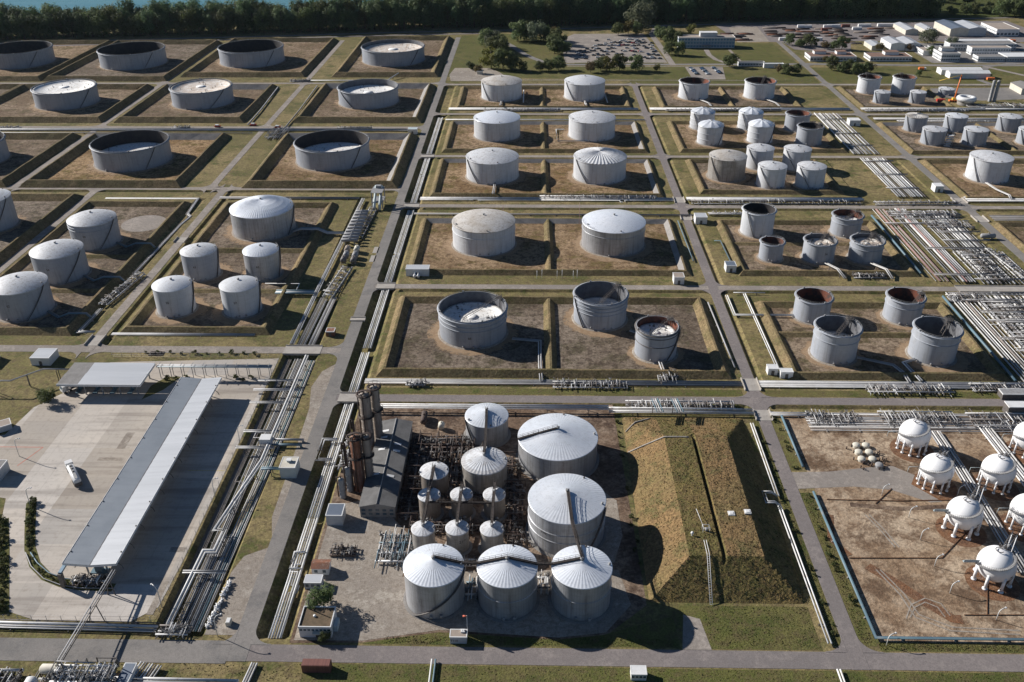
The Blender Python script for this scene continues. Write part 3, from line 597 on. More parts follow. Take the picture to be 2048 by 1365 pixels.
for x,y,r,h,wl,rf,lab in (
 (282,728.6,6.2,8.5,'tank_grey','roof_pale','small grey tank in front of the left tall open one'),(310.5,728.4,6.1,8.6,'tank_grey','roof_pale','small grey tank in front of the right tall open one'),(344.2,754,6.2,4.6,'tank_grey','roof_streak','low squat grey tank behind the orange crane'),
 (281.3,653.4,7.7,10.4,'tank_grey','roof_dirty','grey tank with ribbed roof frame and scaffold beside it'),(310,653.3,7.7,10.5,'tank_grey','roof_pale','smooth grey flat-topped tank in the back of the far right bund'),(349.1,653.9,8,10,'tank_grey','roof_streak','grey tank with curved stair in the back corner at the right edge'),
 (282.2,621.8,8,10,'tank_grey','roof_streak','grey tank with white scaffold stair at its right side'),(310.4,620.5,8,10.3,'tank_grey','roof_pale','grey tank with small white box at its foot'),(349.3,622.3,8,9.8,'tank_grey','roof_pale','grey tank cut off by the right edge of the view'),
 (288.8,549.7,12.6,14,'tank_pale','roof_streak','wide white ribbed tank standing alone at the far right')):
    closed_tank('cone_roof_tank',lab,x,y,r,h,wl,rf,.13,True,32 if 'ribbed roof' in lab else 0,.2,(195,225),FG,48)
t=thing('tank_under_construction','squat tank wrapped in white sheeting beside the orange crane','storage tank',(346.9,722,0))
part('shell',MB().lathe([(6.3,0),(6.3,3.2)],40),MT['tank_stained'],t); m=MB()
m.lathe([(6.4,3),(7.3,3.4),(7.4,5.6),(6.6,6.4),(5.0,6.6),(3.6,6.0),(3.4,5)],28); part('sheeting',m,MT['white'],t); part('roof',MB().lathe([(3.5,5.2),(0,5.0)],28),MT['inner_grey'],t); rail_ring(7.5,3.2,20,t,'steel_dark')
# ---- front plant: clad tanks with ribbed metal roofs
PG='clad metal tanks of the front plant'
def plant(name,lab,x,y,r,h,wl,rf,ribs,**kw): return closed_tank(name,lab,x,y,r,h,wl,rf,kw.pop('rise',.3),False,ribs,kw.pop('rib',.045),kw.pop('stair',None) or (0,-1),PG,kw.pop('seg',64),rail=False,base='asphalt',nfit=2,**kw)  # dark asphalt tone on the foundations paints the shadow ring at the tank feet
def nostair(t):
    for ch in [c for c in t.children if c.name.startswith('stair')]: bpy.data.objects.remove(ch)
    return t
plant('cone_roof_tank','large clad tank with cone roof and zigzag wall stair, front left of three',-27.2,188,8.5,12.8,'tank_clad','roof_alu',48,stair=(-5,-128))
nostair(plant('cone_roof_tank','large clad tank with cone roof, in the middle of the front three',-6.2,188,8.5,12.8,'tank_clad','roof_alu',48,rings=(.55,)))
nostair(plant('cone_roof_tank','large clad tank with cone roof, right of the front three beside the mound',15,188,8.5,12.8,'tank_clad','roof_alu',48,rings=(.55,)))
plant('cone_roof_tank','widest-walled clad tank with white cone roof and walkway down to the front row',11.7,217,12,13.5,'tank_clad','roof_alu',64,rings=(.62,.4),stair=(-20,-62),num='210',numang=-128,rise=.22)
nostair(plant('cone_roof_tank','broadest bright cone roof tank at the back of the plant',9.8,255,13.9,9.5,'tank_clad','roof_alu',72,rise=.24))
plant('cone_roof_tank','bright metal roofed tank in the back row near the pipe bridge',-15.8,268.6,7.8,8.8,'tank_clad','roof_alu',40,stair=(205,240))
nostair(plant('cone_roof_tank','dull dented steel roofed tank with rust streaks amid pipework',-15.4,241.5,7.6,9,'tank_stained','roof_streak',36,rib=.10))
nostair(plant('cone_roof_tank','dark walled tank left of the dented one in the pipework',-32,237,4.7,8,'tank_brown','roof_streak',22))
for x,y,lab,n in ((-32.4,224.6,'slim brown tank at the left of the middle trio',None),(-22,225.1,'slim brown tank at the centre of the middle trio',None),(-11.4,225.2,'slim brown tank at the right of the middle trio',None),(-32.7,208.7,'slim beige tank at the left of the front trio',None),(-22.2,209.2,'slim beige tank numbered 219 at the centre of the front trio','219'),(-11.5,208.9,'slim beige tank at the right of the front trio',None)):
    t=plant('slim_cone_tank',lab,x,y,3.5,7.9,'tank_brown' if y>220 else 'tank_stained','roof_streak',18,seg=40,num=n,numang=-60); nostair(t)
# dark steel walkways across the roofs
def walkway(lab,pts,w=.8,mat='walk',group='walkways over the plant tanks'):
    t=thing('walkway',lab,'walkway',pts[0],0,group); o=Vector(pts[0]); P=[Vector(p)-o for p in pts]
    d=MB()
    for a,b in zip(P,P[1:]):
        u=(b-a); n=Vector((-u.y,u.x,0)).normalized()*w/2
        q=d.add([tuple(a+n),tuple(a-n),tuple(b-n),tuple(b+n)]+[tuple(x+Vector((0,0,-.45))) for x in (a+n,a-n,b-n,b+n)])
        for f in ((0,1,2,3),(7,6,5,4),(0,4,5,1),(1,5,6,2),(2,6,7,3),(3,7,4,0)): d.face([q+i for i in f])
    part('deck',d,MT[mat],t)
    for s in (-1,1):
        r_=MB()
        for a,b in zip(P,P[1:]):
            u=(b-a); n=Vector((-u.y,u.x,0)).normalized()*w/2*s
            for z in (.5,1.05): r_.tube([tuple(a+n+Vector((0,0,z))),tuple(b+n+Vector((0,0,z)))],.055,4)
            k=max(1,int(u.length/1.6))
            for i in range(k+1): c=a+u*(i/k)+n; r_.tube([tuple(c),tuple(c+Vector((0,0,1.05)))],.05,4)
        part('handrail',r_,MT[mat],t)
E=.35
walkway('dark walkway crossing the front three cone roofs from centre to centre',[(-27.2,188.4,15.9),(-19,188.4,13.6),(-14.5,188.4,13.6),(-6.2,188.4,15.9),(2.1,188.4,13.6),(6.7,188.4,13.6),(14.8,188.4,15.9)])
walkway('long dark walkway from the right front roof up to the widest-walled tank',[(15.2,188,15.7),(14,197,14.2),(12.8,205,14.2),(11.8,216.6,16.7)])
walkway('curved dark walkway on the broadest cone roof',[(9.6,255,13.3),(3,254.2,11.6),(-4.2,252.5,10.2)])
walkway('dark walkway between the bright and the dented roofs',[(-15.8,268.6,11.6),(-15.6,260.6,9.6),(-15.4,250,10),(-15.4,241.6,11.9)],.8)
walkway('rusty walkway along the left column of slim tanks',[(-32,237,10),(-32.2,229,9),(-32.4,224.6,9.6),(-32.6,216,9),(-32.7,208.8,9.6)],.8)
walkway('rusty walkway along the centre column of slim tanks',[(-21.8,228.5,9.4),(-22,224.8,9.6),(-22.2,216,9.1),(-22.2,209,9.6)],.8)
walkway('rusty walkway along the right column of slim tanks',[(-11.3,229.5,9.4),(-11.4,225,9.6),(-11.5,216,9.1),(-11.5,208.8,9.6)],.8)
walkway('cross walkway linking the middle trio of slim tanks',[(-32.4,220.8,8.3),(-22,220.8,8.3),(-11.4,220.8,8.3)],.7)
# ---- gas spheres
def gas_sphere(lab,x,y,num,legs):
    r=5.35; zc=6.6; t=thing('gas_sphere',lab,'gas tank',(x,y,0),0,'white gas spheres on legs')
    y+=1; t.location=(x,y,0); part('sphere_shell',MB().lathe([(r*math.sin(PI*i/32) if 0<i<32 else 0,zc-r*math.cos(PI*i/32)) for i in range(33)],56),MT['sphere_white'],t)
    for k in range(legs):
        a=rad(-90+8+360*k/legs); v=MB(); c,s=math.cos(a)*r*.92,math.sin(a)*r*.92; rr=.30 if legs>8 else .45
        v.cyl(c,s,.2,zc-r*.2,rr,12); v.cyl(c,s,-.05,.4,rr*1.7,12); part('leg',v,MT['sphere_white'],t)
        b=rad(-90+8+360*(k+1)/legs); v=MB(); v.tube([(c,s,.8),((r)*math.cos(b),(r)*math.sin(b),zc-2.2)],.05,4); v.tube([(c,s,zc-2.2),((r)*math.cos(b),(r)*math.sin(b),.8)],.05,4); part('brace',v,MT['steel_dark'],t)
    # stair climbing round the shell
    m=MB(); m2=MB(); P=[]
    for i in range(31):
        q=i/30; a=rad(180+q*160); el=rad(4+50*q); P.append(((r+.25)*math.cos(el)*math.cos(a),(r+.25)*math.cos(el)*math.sin(a),zc+(r+.25)*math.sin(el)))
    for a,b in zip(P,P[1:]):
        A,B=Vector(a),Vector(b); n=(A-Vector((0,0,zc))); n.z=0; n=n.normalized()*.75
        q=m.add([tuple(A),tuple(A+n),tuple(B+n),tuple(B),tuple(A-Vector((0,0,.25))),tuple(A+n-Vector((0,0,.25))),tuple(B+n-Vector((0,0,.25))),tuple(B-Vector((0,0,.25)))])
        for f in ((0,1,2,3),(7,6,5,4),(1,5,6,2),(0,3,7,4)): m.face([q+i for i in f])
        m2.tube([tuple(A+n+Vector((0,0,1))),tuple(B+n+Vector((0,0,1)))],.035,4); m2.tube([tuple(A+n),tuple(A+n+Vector((0,0,1)))],.03,4)
    part('stair',m,MT['steel_grey'],t); part('handrail',m2,MT['steel_dark'],t)
    part('hoop',MB().tube([(-.6+1.1*math.cos(i*PI/12+.4),-.2+1.1*math.sin(i*PI/12+.4),zc+r+.25) for i in range(20)],.12,5),MT['steel_dark'],t)
    v=MB(); v.box(.2,2.6,.2,2.2,zc+r-.35,zc+r-.2); 
    for dx,dy in ((.3,.3),(2.5,.3),(2.5,2.1),(.3,2.1)): v.tube([(dx,dy,zc+r-1),(dx,dy,zc+r+.9)],.06,4)
    v.tube([(.3,.3,zc+r+.9),(2.5,.3,zc+r+.9),(2.5,2.1,zc+r+.9),(.3,2.1,zc+r+.9),(.3,.3,zc+r+.9)],.06,4); part('platform',v,MT['steel_dark'],t)
    for k in range(5):
        v=MB(); dx,dy=.4+.5*k,.5+.35*(k%3); v.tube([(dx,dy,zc+r-.5),(dx,dy,zc+r+.7+.15*k),(dx+.6,dy+.3,zc+r+.7+.15*k)],.12,6); part('relief_pipe',v,MT['pipe_grey'],t)
    part('gangway',MB().box(-r-4.6,-r-.1,-.4,.4,zc+.75,zc+.9).box(-r-4.6,-r-.1,-.45,-.38,zc+.9,zc+1.8) if legs<9 else MB().tube([(-r-.3,0,zc+.8),(-r-4,.2,zc+.6),(-r-4.2,.2,zc-1.5)],.08,5),MT['paleblue'],t)
    if legs==7:
        v=MB()
        for k in (-.5,.5):
            for dz in (0,.9): v.tube([(2+k,1.5-k,zc+r-.4+dz),(6.5+k,6-k,zc+r+1.2+dz)],.09,5)
        for q in range(8): u=q/7; v.tube([(2+4.5*u-.5,1.5+4.5*u+.5,zc+r-.4+1.6*u),(2+4.5*u+.5,1.5+4.5*u-.5,zc+r-.4+1.6*u)],.08,4)
        part('footbridge',v,MT['steel_dark'],t)
        for k in (-.5,.5): part('bridge_post',MB().cyl(6.3+k,5.8-k,0,zc+r+1,.14,6),MT['sphere_white'],t)
    num and text_on_wall(num,r,rad(-63),zc,1.15,t,'steel_dark',sph=-14)
    return t
gas_sphere('white gas sphere numbered 49 next to seven small round domes',137.3,261.4,'49',11)
gas_sphere('white gas sphere numbered 50 on pale blue legs, second of its line',137.3,241.2,'50',11)
gas_sphere('white gas sphere numbered 51 on few thick legs',137.3,218.9,'51',7)
gas_sphere('white gas sphere numbered 70 nearest the bottom road',137.3,196.5,'70',7)
gas_sphere('white gas sphere numbered 52 in the second line',157.8,241.1,'52',11)
gas_sphere('white gas sphere of the second line cut off by the right edge',158,220.5,None,9)
gas_sphere('white gas sphere farthest right by the pipe field',177.5,260.5,None,9)
for i,(x,y) in enumerate(((117.8,263),(121.2,263),(117.4,259),(121.1,259),(117.2,255),(121.0,255),(122.2,251.5))):
    t=thing('tank_dome','low beige dome with white cap in the cluster beside the first sphere' if i<6 else 'low dark dome apart from the beige ones, nearest the sandy path','tank dome',(x,y,0),0,'small domes over buried tanks')
    part('shell',MB().lathe([(1.35,0),(1.35,.9),(1.3,1.1)],24),MT['cream' if i<6 else 'steel_grey'],t); part('lid',MB().lathe([(1.4,1.08),(1.1,1.4),(.5,1.6),(0,1.65)],24),MT['cream' if i<6 else 'steel_grey'],t)
for i in range(30):
    a=R.uniform(0,2*PI); q=R.uniform(4,9); x,y=119.5+q*.75*math.cos(a),257+q*1.1*math.sin(a)
    s=MB(); s.cyl(0,0,0,.8,.22,6); s.cyl(0,0,.8,.95,.32,6); solo('vent_pipe',s,MT['rusty'],'short rusty vent pipe sticking up round the beige domes','vent pipe',(x,y,0),0,'vent pipes round the domes')
# ================================================================== PIPES
SLEEP={}
def sleeper(w,h):
    k=(round(w,1),round(h,1))
    if k not in SLEEP:
        m=MB()
        if h>=.6:
            m.box(-w/2,w/2,-.14,.14,-.22,0); m.box(-w/2,-w/2+.25,-.12,.12,-h,-.2); m.box(w/2-.25,w/2,-.12,.12,-h,-.2)
        else: m.box(-w/2,w/2,-.18,.18,-h,0)
        SLEEP[k]=m.mesh('support',MT['concrete' if h<.6 else 'steel_dark'])
    return SLEEP[k]
def offset(P,d):
    o=[]
    for i,p in enumerate(P):
        a=(P[i]-P[i-1]).to_2d().normalized() if i else None; b=(P[i+1]-P[i]).to_2d().normalized() if i<len(P)-1 else None
        na=Vector((a.y,-a.x)) if a else None; nb=Vector((b.y,-b.x)) if b else None
        if na is None: n=nb
        elif nb is None: n=na
        else:
            n=(na+nb); n=n/max(.3,(1+na.dot(nb)))
        o.append(Vector((p.x+n.x*d,p.y+n.y*d,p.z)))
    return o
def bundle(lab,pts,offs,rs,mats,z=.7,base=None,sup=14,group='pipe runs of the tank farm',name='pipe_run',jig=0):
    """parallel pipes fixed to the same supports; offs: lateral positions, rs: radii, mats: material names"""
    z0=pts[0][2] if len(pts[0])>2 else z; o=Vector((pts[0][0],pts[0][1],0)); t=thing(name,lab,'pipes',o,0,group)
    P=[Vector((p[0],p[1],p[2] if len(p)>2 else z))-o for p in pts]
    for i,d in enumerate(offs):
        r=rs[i%len(rs)]; q=[Vector((a.x,a.y,a.z+r)) for a in offset(P,d)]
        if jig and R.random()<jig and len(P)==2:   # expansion loop in the middle of the run
            u=q[1]-q[0]; n=Vector((u.y,-u.x,0)).normalized()*R.choice((-1,1))*2.4; f=R.uniform(.3,.7); g=f+3/u.length; q=[q[0],q[0]+u*f,q[0]+u*f+n,q[0]+u*g+n,q[0]+u*g,q[1]]
        m=MB(); m.tube([tuple(a) for a in q],r,8 if r>.15 else 6); part('pipe',m,MT[mats[i%len(mats)]],t)
    w=max(offs)-min(offs)+1.2; mid=(max(offs)+min(offs))/2
    C=offset(P,mid)
    for a,b in zip(C,C[1:]):
        L=(b-a).length
        if L<4: continue
        n=max(1,int(L/sup)); ang=math.atan2(b.y-a.y,b.x-a.x)+PI/2
        for k in range(n):
            c=a+(b-a)*((k+.5)/n); bz=base if base is not None else gz(c.x+o.x,c.y+o.y); h=max(.25,c.z-bz); link('support',sleeper(w,h),t,(c.x,c.y,c.z),ang)
    return t
W,Gy,D='pipe_white','pipe_grey','pipe_dark'
def seq(n,w): return [(-w/2+w*i/(n-1)) for i in range(n)]
T1=[('by the front plant and the central road',172.5,222),('beside the steel towers',222.5,289),('between the two lower cross roads',296,328),('beside the big bund with three open tanks',332,388),('along the bund with the wrapped pipe tanks',394,492),('beside the ribbed umbrella roof bund',503,587),('beside the second bund row',593.5,684)]
for lab,a,b in T1: bundle('white pipe run in the trench '+lab,[(-70.6,a),(-70.6,b)],[-1.7,-.95,-.2,.55,1.5],[.28,.28,.2,.26,.42],[W,W,Gy,W,W],-.8,jig=.3)
bundle('pipe loop standing out of the trench near the small red roofed hut',[(-69.5,206),(-72.8,206),(-72.8,199),(-69.5,199)],[0],[.3],[W],-.2)
bundle('pipe loop beside the trench pipes and the tall steel towers',[(-70,263),(-75,263),(-75,252),(-70,252)],[0,.9],[.25],[W],.8)
# ---- dark pipe corridor left of the central road
bundle('thick white pipe zigzagging over the dark pipe corridor',[(-101.5,175.5,.9),(-100.9,205,.9),(-97.5,205,.9),(-97.5,214,.9),(-100.5,214,.9),(-97,236,1.2),(-94.8,250,1.2),(-94.8,322,1.2)],[0,.95],[.42,.3],[W],.9)
bundle('dark pipes lying deep along the left side of the pipe corridor',[(-103.3,175),(-103.3,324)],[-1,-.5,0,.5,1,1.5],[.16,.2,.14,.22,.16,.2],[D,D,Gy,D],-1.85)
bundle('grey pipes in the middle of the dark pipe corridor',[(-99,174),(-99,324)],[-1.2,-.6,0,.6,1.2,1.8],[.2,.16,.24,.16,.2],[Gy,D,W,Gy],-1.6,jig=.5)
bundle('pale pipes along the right edge of the dark pipe corridor',[(-94.6,175),(-93.6,240),(-93.4,322)],[-1.2,-.5,.2,.9,1.6,2.2],[.2,.26,.2,.24,.16],[W,Gy,W,'pipe_blue'],-1.2)
for i,(y,x0,x1,lab) in enumerate(((303,-110,-92,'high'),(296,-110,-92,'middle'),(287,-109,-93,'low'),(268,-106,-93,'lower'),(258,-106,-92,'lowest'),(196,-104,-91,'southern'))):
    bundle('short cross pipe bridging the dark corridor, the %s one of the row'%lab,[(x0,y,1.2),(x1,y,1.2)],[0,.7],[.3,.18],[Gy,W],1.2,sup=7)
t=thing('pipe_bridge','pair of thick pipes leading from the corridor to a white shelter box','pipes',(-96,261.5,0),0,'pipe runs of the tank farm')
part('shelter_box',MB().box(-2,2,-1.5,2,1,3.2),MT['white'],t)
for dy in (-1.6,1.6): m=MB(); m.tube([(2,dy,1.1),(13,dy,1.1),(13,dy,-.2)],.45,10); part('pipe',m,MT['pipe_blue' if dy<0 else Gy],t)
bundle('many thin pipes of the lower end of the dark corridor',[(-97.5,176),(-97,214)],seq(9,4.6),[.12,.16,.1],[D,Gy,W],-.6,sup=6)
bundle('pipe fan beside the exchangers in the corridor left of the road',[(-103.4,333.5),(-103.0,400),(-102.2,440),(-101.2,508)],[-.9,-.2,.6],[.3,.3,.22],[W,Gy,W],.4)
bundle('narrow pipe ladder between corridor and the little red hut',[(-99.5,333),(-98.5,378)],seq(7,3.2),[.14,.18,.14],[Gy,D,W],.1)
bundle('pipe strip on the right of the corridor above the cross road',[(-95,333),(-94,378)],seq(6,2.6),[.18,.24],[W,Gy,D],.1)
bundle('blue and white pipes from the small cone tanks to the corridor',[(-122.5,381,1.2),(-104,381,1.2)],[-1.3,0,1.3],[.5,.4,.45],['pipe_blue',W],1.2)
bundle('white pipe on a frame round the right small cone tank',[(-130,390,1.5),(-113,390,1.5),(-113,382,1.5)],[0],[.22],[W],1.5)
bundle('bent twin pipe from the broad clad tank over the bank',[(-132,456,1.0),(-127,456,2.6),(-122,453.5,3.6),(-117,453.5,3.6),(-112,453.5,1.2),(-103,453.5,1.2)],[-.8,.3,1.1],[.42,.42,.2],['pipe_blue',Gy,W],1,base=0)
bundle('grey pipe along the cross road under the wide open tanks',[(-189,508.5),(-104,508.5)],[-.7,.3,.9],[.35,.25,.18],[Gy,D],.5)
bundle('grey pipe from the round bare patch to the rack beside the side road',[(-259,508.5),(-202.5,508.5),(-200.5,484),(-197.5,480),(-199,468),(-200.5,403)],[-.7,.1,.8],[.3,.22,.2],[Gy,W,D],-.2)
bundle('grey pipes in the concrete channel at the lower left bund',[(-201.3,366),(-202,344),(-194.8,344)],[-.9,0,.9],[.22,.25,.2],[Gy,W],-.2)
bundle('long grey pipe below the bund of the four small cone tanks',[(-186,341.5),(-122,341.5)],[-.8,0,.8],[.2,.28,.2],[Gy],.2)
for y,lab in ((443,'farthest'),(402,'middle'),(364,'nearest')): bundle('feed pipe of the %s domed tank in the row of three'%lab,[(-224,y-2,.8),(-216,y-8,.8),(-211,y-8,2.9),(-203,y-8,2.9),(-201,y-8,.5)],[0,.9],[.28],[Gy,'pipe_blue'],.8,base=0)
# ---- pipe rows beside the cross roads
bundle('pale pipe row below the big three tank bund',[(-67,304),(85,304)],[-1.6,-.9,.2,1.0,1.7],[.24,.2,.28,.2,.24],[Gy,W,Gy,W,D],.3)
bundle('pale pipe row below the four open tanks on the right',[(92,304),(225,304)],seq(8,4.2),[.26,.2,.3],[Gy,W,Gy],.3)
bundle('white twin pipe behind the front plant',[(-64,283.5,2.2),(30,283.5,2.2)],[-.9,.5,1.3],[.35,.4,.18],[W],2.2,base=0)
bundle('white pipes running past the head of the gas mound',[(30,283.5,1.2),(85,283,1.2)],[-1.4,-.4,.8,1.6],[.28,.22,.3,.2],[W,Gy],1.2,base=0)
bundle('twin pipes from the bridge to the sphere field',[(91.5,282.5),(112,282.5)],[-.8,.3,1],[.3,.28,.2],[Gy,W],.5)
bundle('single long pipe along the upper side of the wrapped pipe tank bund',[(-68,483.5),(96,482.5)],[-.7,.4],[.3,.22],[Gy,D],.5)
for x0,x1,lab in ((-67,6,'left half'),(6,85,'right half')): bundle('white pipe row above the middle cross road, '+lab,[(x0,508.2),(x1,508.2)],[-1.8,-.9,0,1.3,2.1],[.3,.4,.25,.35,.2],[W,W,Gy,W],.4,jig=.25)
bundle('big white pipe row beside the middle cross road in the right field',[(93,509),(198,509)],[-2,-1,.2,1.5,2.4],[.28,.3,.36,.6,.24],[Gy,W,Gy,W],.6)
bundle('wide white pipes at the end of the middle cross road',[(259,509),(400,509)],seq(7,6),[.5,.4,.3],[W,Gy,W],.5)
bundle('dark pipe ditch at the far right of the middle cross road',[(262,481),(400,481)],seq(6,7),[.35,.3],[D,'pipe_grey'],.2)
bundle('white pipe row above the second bund, left of the crossing',[(-66,704.5),(84,704.5)],[-1.7,-.6,.6,1.6],[.45,.35,.4,.25],[W,W,Gy],.5,jig=.2)
bundle('white pipe row above the domed tanks of the right field',[(93,704.5),(250,704.5)],[-1.9,-.8,.4,1.6],[.5,.4,.35,.3],[W,W,Gy],.5,jig=.2)
bundle('white pipe row at the far right under the crane',[(259,705),(430,705)],[-2.4,-1.4,-.4,.8,2],[.45,.3,.5,.35],[W,Gy,W],.5,jig=.2)
bundle('grey pipe row above the far right bund',[(260,678),(430,677)],[-2,-1,.3,1.4],[.45,.35,.3],[Gy,W,Gy],.4)
bundle('thin white pipe over the top of the second bund',[(-66,675),(86,675)],[-.6,.5],[.3,.24],[W],.5)
bundle('long grey pipe row between the two rows of wide tanks',[(-560,648),(-88,648)],[-1.2,0,1.2],[.45,.45,.3],[W,Gy],.5)
bundle('thin grey pipe above the lower wide tanks',[(-440,640),(-205,640)],[0],[.35],[Gy],.4)
bundle('pale pipe beside the field below the top row of tanks',[(-196,795),(-128,795),(-120,812,3)],[0],[.45],[W],.6)
bundle('straight grey pipe across the grass strip between the wide tanks',[(-186,776),(-184,700),(-184,650)],[0],[.5],[Gy],.5)
bundle('straight grey pipe across the other grass strip by the side road',[(-219,772),(-215,700),(-214,660)],[0],[.5],[Gy],.5)
# ---- pipe field of the right side
def field(lab,x0,x1,y0,y1,n,z=.2,mats=(W,Gy,W,W,D,Gy,W),rs=(.36,.26,.46,.3,.2,.42),dx=0): bundle(lab,[((x0+x1)/2,y0),((x0+x1)/2+dx,y1)],[a+R.uniform(-.4,.4) for a in seq(n,x1-x0)],[R.choice(rs)*R.uniform(.5,1.15) for _ in range(n)],list(mats),z,sup=16,group='pipe field of the right side')
field('bright white pipe field beside the square white hut, upper end',219.5,236,595,694,13,.3); field('bright white pipe field between road and lone wide tank',221,237,514,586,12,.3)
field('broad white pipe field beside the horizontal vessel',222,241,434,492,14); field('left strip of red and white pipes in the pipe field',199,205.5,399,494,6,.2,(W,'pipe_pink','pipe_pink',Gy),(.25,.2,.22))
field('pale concrete coloured pipes in the middle of the pipe field',209,218,398,494,7,.2,(Gy,Gy,W,'pipe_pink'),(.5,.4,.25)); field('white pipes at the lower corner of the pipe field',221,247,396,434,13)
field('white pipes under the lattice at the right edge',206,247,300,386,22,.2); field('left strip of white pipes beside the light blue line',198.5,204.5,300,386,5,.3)
bundle('light blue pipe beside the bund with five open tanks',[(194,481),(193.6,405)],[0],[.55],['pipe_blue'],1.1); bundle('light blue pipe beside the bund of the four open tanks',[(194.5,380),(194.3,306)],[0],[.55],['pipe_blue'],1.1)
bundle('light blue pipe along the upper edge of the sphere field',[(95.3,281),(95.3,250)],[0],[.45],['pipe_blue'],.5); bundle('light blue pipe round the lower corner of the sphere field',[(95.3,236.5),(95.6,174.3),(240,174.3)],[0],[.42],['pipe_blue'],.5)
bundle('white twin pipe along the right foot of the gas mound',[(82.4,172),(82.2,229)],[-.45,.45],[.24,.24],[W],.7,base=0); bundle('white twin pipe beside the upper part of the gas mound',[(82.8,234),(83,276)],[-.45,.45],[.24],[W],.7,base=0)
bundle('square pipe loop standing out beside the gas mound',[(82.6,229,.9),(80.5,229,2.4),(77.8,229,2.4),(77.8,234,2.4),(80.5,234,2.4),(82.6,234,.9)],[-.4,.4],[.22],[W],.9,base=0,sup=30)
bundle('white pipe ladder beside the bund of four open tanks',[(93.6,381),(93.6,362),(120,362)],[0,.9],[.25],[W],.8,base=0); bundle('long white pipe running down beside the four open tanks',[(102.4,383),(102.4,312)],[0,.9],[.3,.2],[W],.7); bundle('short white pipes at the corner of the four tank bund',[(97,384),(104,384),(112,384)],[0],[.25],[W],.8)
bundle('thin blue pipe beside the bund right of the smooth roofed tank',[(83,474),(83.5,420)],[0],[.3],['pipe_blue'],.6); bundle('grey pipe pieces beside the big bund',[(83.2,374),(84.5,316)],[0],[.35],[Gy],.5)
bundle('pipe beside the bund with the small white hut',[(98.6,446),(102,446),(102.5,412)],[0],[.3],['pipe_blue'],.6)
bundle('white square pipe loop beside the streaked tank',[(24,650),(18,650),(18,622),(40,622)],[0],[.4],[W],.4); bundle('white pipe standing across the shadow of the clean roofed tank',[(60,760,1),(61,722,1)],[0],[.5],[W],1,base=0); bundle('short white pipe beside the brown roofed tank',[(-7,760,1),(-7,722,1)],[0],[.5],[W],1,base=0)
for x0,y0,pts,lab in ((43,731,[(43,728.5),(43,716,1.2),(43,711,3.2),(43,706,3.2)],'clean flat roofed'),(-25,728,[(-25,727),(-25,713,1.2),(-25,710,3.2),(-25,706,3.2)],'brown stained roof'),(-25,534,[(-23,534),(-23,520,1),(-23,514,3),(-23,510,3)],'mottled roof'),(53,320,[(44,346),(52,340),(52,334),(54,320),(54.5,313),(55,305)],'smaller open'),(-10,345,[(-8,338),(4,336),(4,316),(4.5,304)],'big open'),(128,320,[(137,324),(150,318),(152,312),(152,305)],'front left open'),(165,320,[(161,323),(155,320),(157,306)],'front right open'),(133,733,[(136,733),(142,722),(143,706)],'left rusty'),(187,733,[(190,734),(196,722),(197,706)],'right rusty'),(148,418,[(150,418),(153,407,2.6),(155,400,.8)],'left white roofed'),(172,418,[(173,418),(177,407,2.6),(178,400,.8)],'right white roofed'),(288,537,[(283,537),(284,525),(285,511,2.6),(285,507)],'lone wide')):
    bundle('feed pipes from the %s tank to the pipe row'%lab,[(p[0],p[1],p[2] if len(p)>2 else 1.0) for p in pts],[-.5,.5],[.3,.26],[Gy,W],1,base=0)
for x0,x1,y,lab in ((-203,-150,806,'top'),(-330,-290,690,'wide')): pass
bundle('pipe lines from the first spheres to the pipe yard',[(149,272),(149.2,250),(148,200)],[-2.2,-1.3,-.3,.6,1.6],[.26,.3,.2,.26],[Gy,W],.5); bundle('pipe lines between the spheres at the right edge',[(168.5,276),(169.5,215)],[-2.4,-1.3,-.3,.8,1.8],[.3,.26],[W,Gy],.5)
# ---- pipes at the bottom of the view
bundle('white pipe line along the bottom left road',[(-170,175.4),(-104,174.2)],[-.6,.3,1],[.4,.25,.2],[W,Gy],.6); bundle('thin dark pipes behind the bottom left pipe line',[(-175,177),(-104,176.2)],[-.4,.2],[.14],[D],.4)
bundle('pipes leaving the bottom of the view near the brown container',[(-73.5,163),(-75,148)],[-.7,0,.7],[.28],[W,Gy],.4); bundle('blue pipes leaving the bottom of the view by the red post',[(-25.5,165),(-25.5,148)],[-.5,.5],[.25],['pipe_blue',W],.5); bundle('twin pipe leaving the bottom of the view right of the white shed',[(82.3,163.5),(82.3,148)],[-.4,.4],[.25],[W],.5)
bundle('long blue white pipe at the bottom edge',[(-110,157.2),(-76,156.8)],[0,.9],[.4,.3],[W,Gy],.8); bundle('light blue pipe at the bottom edge',[(-22,155),(-8,155)],[0],[.4],['pipe_blue'],.8)
bundle('bundle of cream pipes at the bottom left by the blue shed',[(-101,162),(-104,148)],seq(8,6),[.2,.25],[W,'cream' if False else W,D],.8)
